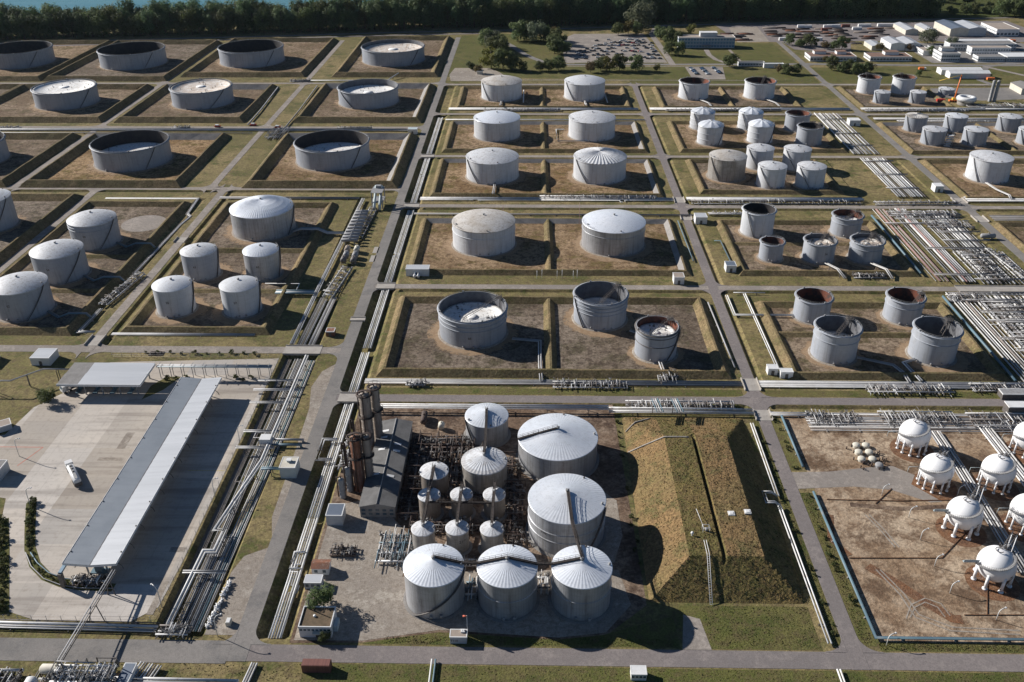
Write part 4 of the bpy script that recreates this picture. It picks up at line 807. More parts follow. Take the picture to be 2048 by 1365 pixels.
# ================================================================== VALVE MANIFOLDS
VALV=[]
for k in range(3):
    m=MB(); h=R.uniform(.7,1.1); m.cyl(0,0,0,.25,.5,8); m.sphere((0,0,.35),.36,8,6); m.cyl(0,0,.3,h+.6,.13,6); m.lathe([(.5,h+.55),(.62,h+.62),(.5,h+.7)],10); m.box(-.55,.55,-.05,.05,h+.58,h+.66); VALV.append(m.mesh('valve',MT['valve']))
BR={}
def branch(L,k,mat):
    key=(round(L),k,mat)
    if key not in BR:
        m=MB(); r=(.13,.17,.11,.15)[k]
        P={0:[(0,-L/2,.3),(0,L/2,.3)],1:[(0,-L/2,.3),(0,-L/4,.3),(0,-L/4,1.7),(0,L/4,1.7),(0,L/4,.2)],2:[(0,-L/2,.2),(0,-L/2,1.2),(0,L/2,1.2)],3:[(-.6,-L/2,.9),(-.6,0,.9),(.6,0,.9),(.6,L/2,.9)]}[k]
        m.tube(P,r,6); BR[key]=m.mesh('branch_pipe',MT[mat])
    return BR[key]
def manifold(lab,x,y,L,wd,ang=0,n=None,z=.2,mats=(Gy,D,W,D,Gy),heads=3,frame=False,group='valve manifolds',rusty=False):
    t=thing('valve_manifold',lab,'pipework',(x,y,z),rad(ang),group); n=int((n or int(L/1.5))*1.25)
    if rusty: mats=('rusty','rusty','pipe_dark')
    for i in range(heads):
        m=MB(); yy=-wd/2+wd*(i+.5)/heads; zz=R.uniform(.2,1.3); m.tube([(-L/2,yy,zz),(L/2,yy,zz)],R.choice((.25,.32,.4)),8); part('header_pipe',m,MT[mats[i%len(mats)]],t)
    for i in range(n):
        xx=-L/2+L*(i+.5)/n+R.uniform(-.25,.25); link('branch_pipe',branch(wd*R.choice((.7,.9,1.0)),R.randrange(4),R.choice(mats)),t,(xx,R.uniform(-.15,.15)*wd,R.uniform(-.1,.5)),R.choice((0,PI)))
        if i%2==0 or L<22:
            o=link('valve',R.choice(VALV),t,(xx+R.uniform(-.3,.3),R.uniform(-.42,.42)*wd,R.uniform(.1,.8))); o.rotation_euler=(R.choice((0,0,rad(70))),0,R.uniform(0,6.28)); 
    if frame:
        k=max(2,int(L/6))
        for i in range(k+1):
            xx=-L/2+L*i/k; m=MB(); hh=R.uniform(2.6,3.4); m.box(xx-.12,xx+.12,-wd/2-.12,-wd/2+.12,0,hh); m.box(xx-.12,xx+.12,wd/2-.12,wd/2+.12,0,hh); m.box(xx-.12,xx+.12,-wd/2,wd/2,hh-.25,hh); part('frame',m,MT['rusty' if rusty else 'steel_dark'],t)
    return t
for a in (('long rack of dark valves beside the side road at the row of three tanks',-198.6,385,34,6.5,82,26),('valve cluster where the corridor meets the small cone tanks',-95,394,34,7,84,26),('dark pump rows at the head of the corridor left of the road',-93.5,470,44,6,88,28),('dense valve row under the corner of the three tank bund',24,302,30,6,0,26),
  ('small valve group at the left foot of the three tank bund',-46,302,8,4,0,8),('valve group where feed pipes reach the three tank bund',56,308,8,9,0,8),('long valve row on the middle cross road above the smooth roofed tank',40,510,70,6,0,46),('dense valve row beside the white pipes in the right field',145,503.5,100,5,0,52),
  ('valve row at the crossing of the white pipe field',228,503,50,5,0,30),('valve row on the far side of the bund with five open tanks',120,485,36,4.5,0,22),('white valve row left of the second crossing',-8,701,60,3.5,0,34),('white valve row right of the second crossing',150,701,90,3,0,40),
  ('bristling valve row under the far right tank pair',300,701,80,5,0,48),('tangled valves below the white construction tank',375,715,60,12,0,50),('valves beside the pale grey tanks at the far right',330,670,110,5,0,40),('valve row between the wide tanks at the left edge',-400,652,34,5,0,24),
  ('valve knot under the rust spotted roof tank',-262,652,12,8,0,12),('valve row under the cream roofed tank',-132,652,26,4,0,20),('valve group below the top row of tanks by the side road',-205,795,18,5,0,16),('heap of dark scrap valves by the parted side roads',-186,640,14,30,0,20),
  ('valves at the foot of the smallest scorched tank',168,403.5,16,4,0,14),('pump row at the head of the gas mound',58,288,42,6,0,34),('pipe yard with white elbows left of the first sphere',114,280,18,9,0,20),('pipe yard behind the first sphere',146,280,28,11,0,26),
  ('pipe yard at the right edge behind the spheres',178,279,26,12,0,24),('valve knot where the blue line meets the pipe row',150,300,34,7,0,34),('valve knot at the right end of the lower pipe row',188,302,26,6,0,22),('valve block at the top of the four tank bund',205,380,16,8,0,18)):
    manifold(*a)
manifold('tight lattice of pipes and valves at the pipe field',229,416,34,15,90,30,.3,(Gy,W,D),5,True); manifold('valve bank beside the lattice along the road to the right edge',242.5,417,40,5,96,32)
manifold('lattice of pipes over the lower pipe field',222,352,52,26,90,44,.3,(Gy,W,D),7,True); manifold('valve knot at the upper end of the pipe field',233,470,26,12,0,26,.2); manifold('valve knot on the brown strip of the pipe field',225,486,40,9,0,34,.2)
manifold('scaffold of pipes below the lower pipe field',226,322,50,18,90,40,.3,(Gy,W,D),6,True)
for i,(x0,x1,y) in enumerate(((206,246,484),(206,244,478),(198,240,470.5),(222,246,459),(221,246,447),(208,240,437),(222,246,428),(200,230,405),(218,246,399.5),(199,246,384),(202,246,377),(206,246,366),(206,246,357),(204,246,341),(206,246,330),(206,246,318),(220,240,578),(219,240,552),(218,238,527),(219,238,676),(219,238,640),(219,238,612))):
    bundle('cross pipes over the right pipe field, %s strip counted from the lower wide road'%('first second third fourth fifth sixth seventh eighth ninth tenth eleventh twelfth thirteenth fourteenth fifteenth sixteenth seventeenth eighteenth nineteenth twentieth next last'.split()[i]),[(x0,y,1.1),(x1,y,1.1)],[-.9,-.2,.7],[.16,.22,.13],[Gy,D,W] if i%2 else [W,Gy,D],1.1,sup=9,group='pipe field of the right side')
# rusty pipework of the front plant
manifold('dense rusty pipework between the long shed and the slim tanks',-39.5,243,44,7,90,48,.1,heads=5,frame=True,rusty=True); manifold('rusty pipes on the bare ground behind the pipework',-30,263,20,7,0,18,.1,heads=4,frame=True,rusty=True); manifold('rusty pipework left of the dented roof tank',-27,244,14,12,0,16,.1,heads=4,frame=True,rusty=True); manifold('rusty pipework at the foot of the broadest tank',-6,246,16,6,90,14,.1,heads=3,frame=True,rusty=True); manifold('rusty pipework behind the dented roof tank',-28,255,22,11,0,28,.1,heads=4,frame=True,rusty=True); manifold('rusty pipework round the middle trio of slim tanks',-22,217,32,5,0,24,.1,heads=4,frame=True,rusty=True)
manifold('rusty pipework behind the middle trio',-24,231.5,30,5,0,22,.1,heads=4,frame=True,rusty=True); manifold('rusty pipework between slim tanks and the widest wall',-4.5,222,34,6,90,26,.1,heads=4,frame=True,rusty=True); manifold('rusty pipes at the foot of the front trio',-20,201.5,36,4,0,22,.1,mats=(D,'rusty',W),heads=3)
manifold('white and grey pump skid in front of the long shed',-41,207.5,12,16,0,20,.1,mats=(W,W,'pipe_blue',Gy),heads=4); manifold('rusty pipe stub frame left of the yard',-57.5,206,8,5,0,8,.1,rusty=True)
manifold('pipes standing between the left and middle front tanks',-16.6,191,4,10,0,6,.2,mats=(W,'pipe_blue'),heads=2); manifold('pipes standing between the middle and right front tanks',4.3,193,4,8,0,6,.2,mats=(D,W),heads=2)
manifold('upper tier of process pipes at the bottom left corner',-116,156,16,6,0,20,3.2,(W,Gy,'cream' if False else W),4,True); manifold('pale process pipes beside the cream vessel',-112.5,157.5,8,5,90,10,.6,(W,W,Gy),4,True); bundle('white pipe lines feeding the field behind the first spheres',[(104,278),(250,278)],seq(12,11),[.2,.26,.16],[Gy,W,D,Gy],.4,sup=12); manifold('tangled process pipes at the bottom left corner',-118,154.5,22,9,0,40,.2,(W,Gy,'rusty'),6,True); manifold('tangled process pipes at the far bottom left',-140,156,12,8,0,16,.2,(W,'rusty',D),4); manifold('dark pipes under the right end of the bottom road pipes',-99,173.5,9,5,0,10,.1,(W,Gy,D),3)
manifold('brown pumps under the near end of the long canopy',-131,192,10,5,0,16,.1,('rusty','pipe_white','pipe_dark'),3,rusty=False)
# ================================================================== PLANT STEEL
def tower(lab,x,y,h,r,mat,rings=8,pipes=2,top=True,group='tall steel columns'):
    t=thing('process_column',lab,'tower',(x,y,0),0,group); m=MB(); m.lathe([(r*1.12,0),(r*1.12,1.2),(r,1.3),(r,h*.72),(r*1.0,h-r*.6),(r*.7,h-.1),(0,h)],28); part('shell',m,MT[mat],t)
    for k in range(1,rings): z=h*k/rings; part('ring',MB().lathe([(r,z-.08),(r+.12,z-.05),(r+.12,z+.05),(r,z+.08)],28),MT[mat],t)
    for k in range(pipes):
        a=rad(190+70*k); m=MB(); c,s=math.cos(a)*(r+.4),math.sin(a)*(r+.4); m.tube([(c,s,.4),(c,s,h+.5),(0,0,h+.5),(0,0,h-.2)],.22,7); part('pipe',m,MT['rusty'],t)
    m=MB(); a=rad(-20); 
    for q in (-.3,.3): m.tube([((r+.25)*math.cos(a)+q*.3,(r+.25)*math.sin(a)+q,.2),((r+.25)*math.cos(a)+q*.3,(r+.25)*math.sin(a)+q,h)],.06,4)
    for i in range(int(h/.8)): z=.5+i*.8; m.tube([((r+.25)*math.cos(a)-.09,(r+.25)*math.sin(a)-.3,z),((r+.25)*math.cos(a)+.09,(r+.25)*math.sin(a)+.3,z)],.05,4)
    part('ladder',m,MT['steel_dark'],t)
    if top:
        for z in (h*.98,h*.62):
            m=MB(); m.lathe([(r,z),(r+1,z),(r+1,z+.12),(r,z+.12)],20); m.lathe([(r+.95,z+1.05),(r+1.02,z+1.1),(r+.95,z+1.15)],20)
            for i in range(10): m.tube([((r+.97)*math.cos(i*PI/5),(r+.97)*math.sin(i*PI/5),z),((r+.97)*math.cos(i*PI/5),(r+.97)*math.sin(i*PI/5),z+1.1)],.05,4)
            part('platform',m,MT['rusty'],t)
    return t
tower('tall beige grey steel column behind the rusty one',-57.6,258,25,1.95,'tower_steel',9); tower('second beige column close behind the first, partly hidden',-54.6,261,26,1.6,'tower_steel',9,1)
tower('tall rust red steel column at the yard end',-57.5,237,22,1.85,'rust_red',7,3); tower('grey steel column clinging to the rust red one',-54.3,238.6,21,1.4,'tower_steel',6,1); tower('slim dark column left of the rust red one',-61.6,238,18,.55,'rusty',4,1,False); tower('slim dark column between the towers',-60,247,21,.5,'rusty',4,1,False); tower('short pale vessel on a frame at the foot of the towers',-62.6,232.5,8,1.0,'steel_grey',3,1,False); tower('short grey vessel beside the rust red column',-60.8,236,10,1.0,'steel_grey',3,1,False)
manifold('rusty steel clutter between the tall columns and the long shed',-53,248,24,4,90,18,.1,heads=3,frame=True,rusty=True); manifold('white pipes left of the tall columns',-65,255,18,5,90,14,.6,mats=(W,W,Gy),heads=3)
def vessel(lab,x,y,z,L,r,ang,mat,cat='vessel',group=None):
    t=thing('horizontal_vessel',lab,cat,(x,y,z),rad(ang),group); m=MB(); pr=[(0,-L/2-r*.45),(r*.6,-L/2-r*.35),(r,-L/2),(r,L/2),(r*.6,L/2+r*.35),(0,L/2+r*.45)]
    m.lathe(pr,20); m.v=[(p[2],p[1],p[0]+r+.5) for p in m.v]; m.f=[f[::-1] for f in m.f]; part('shell',m,MT[mat],t)
    for k in (-1,1): part('saddle',MB().box(k*L*.3-.2,k*L*.3+.2,-r*.8,r*.8,-z if z>0 else 0,r*.6+.5),MT['concrete'],t)
    v=MB(); v.cyl(0,0,2*r+.4,2*r+1,.3,8); part('dome',v,MT[mat],t); return t
for i,y in enumerate((441,445,449,453.5,458,463,468,473,478,482)): vessel('grey heat exchanger shell, %s in the row beside the corridor pipes'%('first second third fourth fifth sixth seventh eighth ninth last'.split()[i]),-97.6,y,1.2,8.5-.2*i,.95,0,'pipe_grey','heat exchanger','row of heat exchangers')
for x,y,mt,lab in ((-97,431,'tanroof','tan'),(-92,431,'cream','cream'),(-96.4,424,'steel_grey','grey'),(-91.6,423.5,'steel_grey','pale'),(-96.6,418,'pipe_dark','dark'),(-91.4,417.5,'pipe_dark','black')): vessel('%s upright pump vessel in the cluster above the valve bank'%lab,x,y,0,3.6,1.5,90,mt,'vessel','pump vessels by the corridor')
t=thing('reactor_frame','tall grey steel structure with slanted ducts at the head of the corridor','process frame',(-90.5,498,0))
for dx,dy in ((-3,-5),(3,-5),(3,5),(-3,5)): part('post',MB().box(dx-.25,dx+.25,dy-.25,dy+.25,0,10),MT['steel_grey'],t)
for z in (4,10): m=MB(); m.box(-3.4,3.4,-5.4,5.4,z-.2,z); part('deck',m,MT['steel_grey'],t)
for dx in (-1.6,1.6): m=MB(); m.tube([(dx,5,10.6),(dx,-6,3),(dx,-8,.5)],.8,10); part('duct',m,MT['paleblue'],t)
m=MB(); m.box(-1.5,1.5,2.5,5,10,11.4); part('box',m,MT['steel_grey'],t)
vessel('silver vessel on saddles beside the white pipe field',253-6,452,0,7,1.3,0,'steel_grey','vessel'); vessel('small tan vessel in the pipework behind the dented roof tank',-40,277,0,6,1.2,90,'rusty','vessel'); vessel('small white vessel next to the back row tank',-33,272,0,2,1.2,90,'cream','vessel'); vessel('cream horizontal vessel in the bottom left process corner',-124,158,1.5,8,1.3,0,'cream','vessel'); vessel('white horizontal vessel at the very bottom left',-129,152,1,5,1.6,90,'white','vessel')
for dx,lab in ((0,'left'),(3.6,'right')): tower('slender grey silo at the far right, %s of two'%lab,370+dx,731,17,1.15,'steel_grey',5,0,False,'twin silos')
t=thing('scaffold_stair','white scaffold stair tower climbing a grey tank at the far right','scaffold',(289.5,613.5,0))
for i in range(6):
    part('flight',MB().box(-2.2+.25*i,1.8+.25*i,-1.2,1.2,1.5*i+.2,1.5*i+.45,rad(14 if i%2 else -14)),MT['white'],t)
for dx,dy in ((-2,-1.2),(2.6,-1.2),(2.6,1.2),(-2,1.2)): part('post',MB().box(dx-.1,dx+.1,dy-.1,dy+.1,0,9.5),MT['steel_grey'],t)
# pipe bridge from the canopy over the bottom road
t=thing('pipe_gantry','slim pipe bridge crossing the bottom left road to the process corner','pipe bridge',(-122.5,192,0))
for dx in (-.4,.4): m=MB(); m.tube([(dx,0,5.5),(dx,-34.5,7),(9.5+dx,-35,7)],.16,6); part('pipe',m,MT['pipe_grey'],t)
m=MB(); m.tube([(-.7,0,5),(-.7,-34.5,6.5)],.14,5); m.tube([(.7,0,5),(.7,-34.5,6.5)],.14,5)
for i in range(13): y=-34.5*i/12; z=5+1.5*i/12; m.tube([(-.7,y,z),(.7,y,z)],.09,4)
part('truss',m,MT['steel_dark'],t)
for y,s in ((-4,.6),(-14,1.2),(-34.5,.6)):
    for dx in (-1,1): m=MB(); m.tube([(dx*s*.6,y,5.2-y/24),(dx*s*1.8,y-.6,0)],.16,6); part('leg',m,MT['steel_dark'],t)
# ================================================================== BUILDINGS
WIN={}
def win_mesh(w,h,mat='window'):
    k=(round(w,1),round(h,1),mat)
    if k not in WIN: WIN[k]=MB().box(-w/2,w/2,-.06,.05,0,h).mesh('window',MT[mat])
    return WIN[k]
def building(lab,x0,x1,y0,y1,h,wall='facade',roof='greyroof',kind='flat',win=None,cat='building',name='building',group=None,parapet=.4,wwin=None,winmat='window',rise=None,axis='y',band=None,roofbox=None,door=None,rot=0):
    cx,cy=(x0+x1)/2,(y0+y1)/2; a,b=(x1-x0)/2,(y1-y0)/2; t=thing(name,lab,cat,(cx,cy,0),rot,group)
    part('wall',MB().box(-a,a,-b,b,-.2,h),MT[wall],t)
    if kind=='flat':
        m=MB(); m.box(-a+.15,a-.15,-b+.15,b-.15,h,h+.08); rf=part('roof',m,MT[roof],t)
        if parapet:
            m=MB(); e=.12
            for q in ((-a-e,a+e,-b-e,-b+.15),(-a-e,a+e,b-.15,b+e),(-a-e,-a+.15,-b+.15,b-.15),(a-.15,a+e,-b+.15,b-.15)): m.box(*q,h-.25,h+parapet)
            part('parapet',m,MT['white' if wall!='concrete' else wall],rf)
    else:
        r=rise or (a if axis=='y' else b)*.25; e=.3; m=MB()
        if axis=='y': P=[(-a-e,-b-e,h-.03),(a+e,-b-e,h-.03),(a+e,b+e,h-.03),(-a-e,b+e,h-.03),(0,-b-e,h+r),(0,b+e,h+r)]; fc=((0,4,5,3),(1,2,5,4),(0,1,4),(2,3,5),(3,2,1,0))
        else: P=[(-a-e,-b-e,h-.03),(a+e,-b-e,h-.03),(a+e,b+e,h-.03),(-a-e,b+e,h-.03),(-a-e,0,h+r),(a+e,0,h+r)]; fc=((0,1,5,4),(2,3,4,5),(3,0,4),(1,2,5),(3,2,1,0))
        n=m.add(P)
        for i,f in enumerate(fc): m.mi=1 if 2<=i<4 else 0; m.face([n+q for q in f])
        rf=part('roof',m,[MT[roof],MT[wall]],t)
    if band:
        for z in band: part('band',MB().box(-a-.04,a+.04,-b-.04,-b,z,z+.9),MT['blueband'],t)
    if win:
        for rows,cols,ww,wh,z0,dz in win:
            for i in range(rows):
                for j in range(cols): link('window',win_mesh(ww,wh,winmat),t,(-a+2*a*(j+.5)/cols,-b-.03,z0+i*dz))
    if wwin:
        rows,cols,ww,wh,z0,dz=wwin
        for i in range(rows):
            for j in range(cols): link('window',win_mesh(ww,wh,winmat),t,(-a-.03,-b+2*b*(j+.5)/cols,z0+i*dz),PI/2)
    if door: link('door',win_mesh(door[1],door[2],'steel_dark'),t,(door[0],-b-.04,0))
    for q in (roofbox or ()):
        u=part('roof_house',MB().box(q[0]-cx,q[1]-cx,q[2]-cy,q[3]-cy,h,h+q[4]),MT[wall],t); part('roof_cap',MB().box(q[0]-cx-.2,q[1]-cx+.2,q[2]-cy-.2,q[3]-cy+.2,h+q[4],h+q[4]+.25),MT[q[5] if len(q)>5 else roof],u)
    return t
building('long white three storey office block with blue windows behind the car park',147,203.5,932,946,10,'facade','tanroof',winmat='blueglass',win=[(3,19,2.5,1.9,.9,3.2)],wwin=(3,4,2,1.6,1.0,3.2),band=(2.75,5.95),roofbox=[(169,186,936,944,4,'white')])
part('canopy',MB().box(-4,4,-13,-7,3,3.4),MT['greyroof'],bpy.data.objects['building'])
building('pale hall with skylights, left of two beside the storage yard',397,410,996,1034,5,'cream','sheet_roof','gable',rise=1.6); building('pale hall with skylights, right of two beside the storage yard',418,430,996,1028,5,'cream','sheet_roof','gable',rise=1.6)
building('big hall with dark blue roof and bright skylight squares',441,460,989,1033,7.5,'cream','blue_sheet','gable',rise=1.8); building('big hall with pale ribbed roof joined to the dark blue roofed one',460.3,479,990,1030,7.5,'facade','sheet_roof','gable',rise=1.8)
building('white hall with flat brown roof at the upper right corner',489.5,513,989,1028,6.8,'white','tanroof',win=[(1,6,2.6,2.2,1.2,3)],wwin=(2,12,1.6,1.2,1,2.8))
building('low white block with brown roof and two roof houses by the road',263.5,307,873,893,4.2,'white','brownroof',win=[(1,14,2.4,1.6,1.2,3)],wwin=(1,6,1.8,1.4,1.2,3),roofbox=[(270,281,884,891,2.6),(291,300,883,890,2.6)])
building('low white block with reddish brown roof, second along the road',320,359,873,892,4.0,'white','brownroof',win=[(1,13,2.3,1.5,1.2,3)],wwin=(1,6,1.8,1.4,1.2,3),roofbox=[(336,349,881,889,2.8)])
building('low pale hall with grey blue roof behind the low white blocks',337,349,921,945,4.2,'cream','sheet_roof','gable',rise=1.2); building('white hall with grey green roof, left of a pair',355,369,919.5,950,6.5,'white','sheet_roof','gable',rise=1.6); building('white hall with grey green roof, right of a pair',370,384,919.5,950,6.5,'white','sheet_roof','gable',rise=1.6)
building('two storey white office with blue window bands and a roof house',386,403.5,872,893,7.2,'white','greyroof',win=[(2,8,1.7,1.5,1.0,3.2)],wwin=(2,7,1.6,1.4,1,3.2),roofbox=[(389,401,882,889,3)]); building('small white annex behind the two storey office',379,387,898,930,4.2,'white','tanroof',wwin=(1,9,1.6,1.3,1.2,3)); building('low white annex with flat roof beside the round tree',392,404,903,922,4.2,'white','greyroof',win=[(1,5,1.6,1.4,1.2,3)])
building('long two storey block with blue windows and tan roof',425.5,463,899,910,6.8,'white','tanroof',win=[(2,15,1.7,1.4,.9,3.2)],wwin=(1,3,1.6,1.4,1,3.2)); building('long block with blue windows behind the tan roofed one',413,478,920,934,6.2,'facade','greyroof',win=[(2,24,1.8,1.4,.9,3)]); building('low white hall with long white roof strips',421,484,940,952,4.6,'white','white',win=[(1,18,1.8,1.2,1.4,3)])
building('long low workshop with grey roof along the main road',420.5,446,872,884,4.2,'white','greyroof',win=[(1,11,1.7,1.3,1.2,3)],wwin=(1,5,1.5,1.2,1.2,3)); building('low workshop with bright white roof at the right edge',447,485,871,890,4.4,'facade','white',win=[(1,16,1.7,1.3,1.2,3)])
building('long white warehouse with ridge strip beside the lawn, back one',366,402,820,831,4.4,'white','white','gable',rise=1.2,axis='x'); building('long white warehouse beside the lawn, front one',368,403,806,816,4.6,'white','white','gable',rise=1.6,axis='x'); building('cream building with grey roof at the right edge by the asphalt lot',405,421,752,773,5,'cream','greyroof','gable',rise=1.5)
building('low flat gatehouse with dark roof beside the small car park',192,216,853,858,3.4,'facade','steel_dark',win=[(1,9,1.8,1.3,1.1,3)]); building('long white flat canopy building next to the gatehouse',214,232,846,850,3.6,'white','white'); building('white sandy kiosk under the single tree on the gravel patch',-50,-45,822,826,2.6,'cream','tanroof')
for x0,x1,y0,y1,h,w_,r_,lab in ((-209,-201,315,323,3.6,'white','sheet_roof','white hut on the grass above the small loading canopy'),(-236,-226,314,322,3.2,'white','sheet_roof','white hut cut off by the left edge'),(-62.5,-51,402.5,407.5,3.8,'white','sheet_roof','long white switch house on the grass above the cross road'),(70,75,394.6,400,3.8,'white','tanroof','small white hut on the grass below the smooth roofed tank'),(92.5,99,471.5,478,4,'white','sheet_roof','white double hut at the crossing beside the blackened tank'),
  (98,103,408.5,414,3.6,'white','blue_sheet','small blue roofed hut in the grass beside the bund'),(246,251,523,529,3.8,'white','white','white hut at the crossing near the pipe fields'),(236.5,244.5,662,669,4.2,'white','white','square white hut at the top of the pipe field'),(-90.5,-84,640,645,3.6,'white','paleblue','small pale hut beside the central road by the wide open tank'),(-90.3,-86.6,341,344.5,2.4,'rust_red','rust_red','little red hut on the grass beside the corridor'),
  (97,101,311.5,315,3,'white','white','white cabinet by the road at the corner of the four tank bund'),(101.5,106.5,309,312,3,'white','white','twin white cabinets below the four tank bund')):
    building(lab,x0,x1,y0,y1,h,w_,r_,'flat',cat='hut',name='hut',parapet=.12,door=(0,1.2,2.1),group='huts among the tanks')
for dx in (-.9,.9):
    tt=vessel('small pale vessel in front of the long switch house, %s of two'%('left' if dx<0 else 'right'),-57+dx,400.8,0,2.2,.75,90,'white','vessel','vessels by the switch house')
building('pale green shelter box on stilts beside the central road',-86,-80.6,242,248,4.6,'paleblue','cream',cat='hut',name='hut',parapet=.15,roofbox=[(-84,-82.7,245,246.2,.7,'white')]); bundle('pipe bridge from the corridor to the pale green box',[(-93,244.5,2.4),(-86,244.5,2.4)],[0,.8],[.3],['pipe_blue'],2.4,base=0,sup=5)
building('grey metal container house raised at the end of the yard',-65.2,-60,218.3,224,4.2,'facade','blue_sheet',cat='hut',name='hut',parapet=.12); building('small white shed with red roof beside the trench pipes',-65.2,-60.2,196.4,200,2.7,'white','rust_red','gable',cat='hut',name='hut',axis='x',rise=.7,win=[(1,2,1,1,1,2)]); building('small shed with grey corrugated roof below the red roofed one',-66.2,-61.2,190.6,193.8,2.6,'facade','sheet_roof',cat='hut',name='hut',parapet=.1,win=[(1,3,.9,.9,1,2)])
building('white flat house with mossy brown roof and white rim at the bottom road',-63.5,-54.6,172.6,180,3.8,'white','mossroof',cat='house',name='house',parapet=.45,win=[(1,8,.7,.6,2.6,3)],door=(.8,1.5,2.2)); h=[o for o in bpy.data.objects if o.name=='house'][0]
part('porch_roof',MB().box(-.6,1.8,-5.0,-3.72,2.4,2.6),MT['cream'],h); v=MB(); v.cyl(-.8,.3,3.85,4.3,.4,8); part('roof_vent',v,MT['white'],h); part('chimney',MB().cyl(-2.8,2.9,3.8,7.6,.16,8),MT['steel_dark'],h); part('wall_unit',MB().box(4.6,5.7,-1.6,1.6,0,2.2),MT['paleblue'],h)
building('long shed with grey fibre cement gable roof and blue front beside the tall columns',-55,-43.6,222.5,270,4.6,'concrete_wall','eternit','gable',rise=1.25,win=[(2,5,1.2,.8,1.1,1.5)],name='shed',cat='shed')
sh=[o for o in bpy.data.objects if o.name=='shed'][0]; part('ridge_cap',MB().tube([(0,-24,5.92),(0,24,5.92)],.18,6),MT['steel_grey'],sh)
for i,(dx,dy) in enumerate(((-3,17),(-3,13),(2.5,9),(-2.8,6),(2.6,5),(-2.7,-8),(2.4,-9))): 
    s=1 if dx>0 else -1; m=MB(); x=abs(dx); z=6.9-x*(2.33/6.0); n=m.add([(s*(x-1.2),dy-.6,5.85-(x-1.2)*.212+.1),(s*(x+1.2),dy-.6,5.85-(x+1.2)*.212+.1),(s*(x+1.2),dy+.6,5.85-(x+1.2)*.212+.1),(s*(x-1.2),dy+.6,5.85-(x-1.2)*.212+.1)]); m.face([n,n+1,n+2,n+3] if s>0 else [n+3,n+2,n+1,n]); part('skylight',m,MT['white'],sh)
t=building('small white booth with tan roof and blue lettering by the bottom road',-21.6,-17,171,173.7,2.6,'facade','tanroof',cat='booth',name='booth',parapet=.12)
def flat_text(txt,size,parent,loc,mat,rx=PI/2):
    cu=bpy.data.curves.new('lettering','FONT'); cu.body=txt; cu.size=size; cu.offset=.02; o=bpy.data.objects.new('lettering',cu); COL.objects.link(o)
    me=bpy.data.meshes.new_from_object(o.evaluated_get(bpy.context.evaluated_depsgraph_get())); bpy.data.objects.remove(o); bpy.data.curves.remove(cu); me.materials.clear(); me.materials.append(MT[mat])
    o=link('lettering',me,parent,loc); o.rotation_euler=(rx,0,0)
flat_text('T110',1.0,t,(-2.2,-1.40,.9),'steel_dark'); v=MB(); v.box(.6,1.7,.1,1.2,2.65,3.1); v.cyl(.9,.6,3.1,3.15,.2,8); v.cyl(1.4,.6,3.1,3.15,.2,8); part('air_unit',v,MT['white'],t)
t=thing('flag_mast','thin mast with red cross arm behind the white booth','mast',(-17,174.2,0)); part('pole',MB().cyl(0,0,0,7.5,.1,6),MT['pipe_white'],t); part('windsock',MB().lathe([(.32,0),(.16,1.1)],8).__class__().tube([(0,0,7.2),(-1.1,.3,7.0)],.26,6),MT['redpaint'],t)
t=building('brown corrugated steel container on the grass at the bottom edge',-60.2,-52.6,160.6,163,2.7,'container_brown','container_brown',cat='container',name='container',parapet=0); t=building('white shed with window row at the bottom edge',27,31,159.6,162.4,2.4,'white','white',cat='hut',name='hut',parapet=.1,win=[(1,4,.7,.7,1.1,2)])
building('narrow blue white container at the bottom left beside the process pipes',-107,-104,152,160.5,3,'white','blue_sheet',cat='container',name='container',parapet=.05)
building('white canopy roofed shelter at the right edge above the spheres',181,188,283.5,287.5,4,'steel_dark','white',cat='shelter',name='shelter',parapet=.1); building('dark flat gate block beside the lower right cross road',184,200,294.5,298.5,2.6,'steel_dark','steel_grey',cat='shelter',name='shelter',parapet=.1)
building('low building with blue front at the left edge of the yard',-190,-182.4,239,245.5,4,'facade','greyroof',cat='house',name='house',win=[(1,4,1.2,1.4,1.2,2)],parapet=.2); building('row of low containers at the left edge of the yard',-200.5,-194.6,267.5,272,2.4,'facade','tanroof',cat='container',name='container',parapet=.1,rot=rad(35)); building('small flat container left of the low containers',-205,-200.5,263,267,2.2,'facade','greyroof',cat='container',name='container',parapet=.1,rot=rad(35))
# concrete hatches on the mound, slabs along the roads
for x,y,z,lab in ((63.3,217,7.85,'left'),(68.6,218,7.75,'right')): solo('concrete_hatch',MB().box(-1,1,-1,1,-.6,.25).box(-.6,.6,-.6,.6,.25,.4),MT['white'],'white concrete hatch on the mound top, %s of two'%lab,'hatch',(x,y,z),0,'hatches on the mound')
t=thing('mound_ladder','long white ladder stair up the front slope of the mound','ladder',(53,203,0))
for dx in (-.35,.35): m=MB(); m.tube([(dx-.4,-16.8,.3),(dx,-4.4,8.1),(dx,1.5,8.2)],.09,5); part('rail',m,MT['white'],t)
m=MB()
for i in range(22): q=i/21; m.tube([(-.35-.4*(1-q),-16.8+12.4*q,.3+7.8*q),(.35-.4*(1-q),-16.8+12.4*q,.3+7.8*q)],.07,4)
part('rung',m,MT['white'],t)
t=thing('inspection_stand','small white pipe frame with tank standing on the mound','frame',(54,209,7.8))
for dx in (-1,1):
    for dy in (-.8,.8): part('post',MB().cyl(dx,dy,-.2,1.8,.09,6),MT['white'],t)
m=MB(); m.tube([(-1,-.8,1.8),(1,-.8,1.8),(1,.8,1.8),(-1,.8,1.8),(-1,-.8,1.8)],.09,5); m.tube([(-1,.8,1.8),(-1.6,9,1)],.08,5); part('rail',m,MT['white'],t); part('drum',MB().cyl(.2,0,.1,1.1,.5,10),MT['steel_grey'],t)
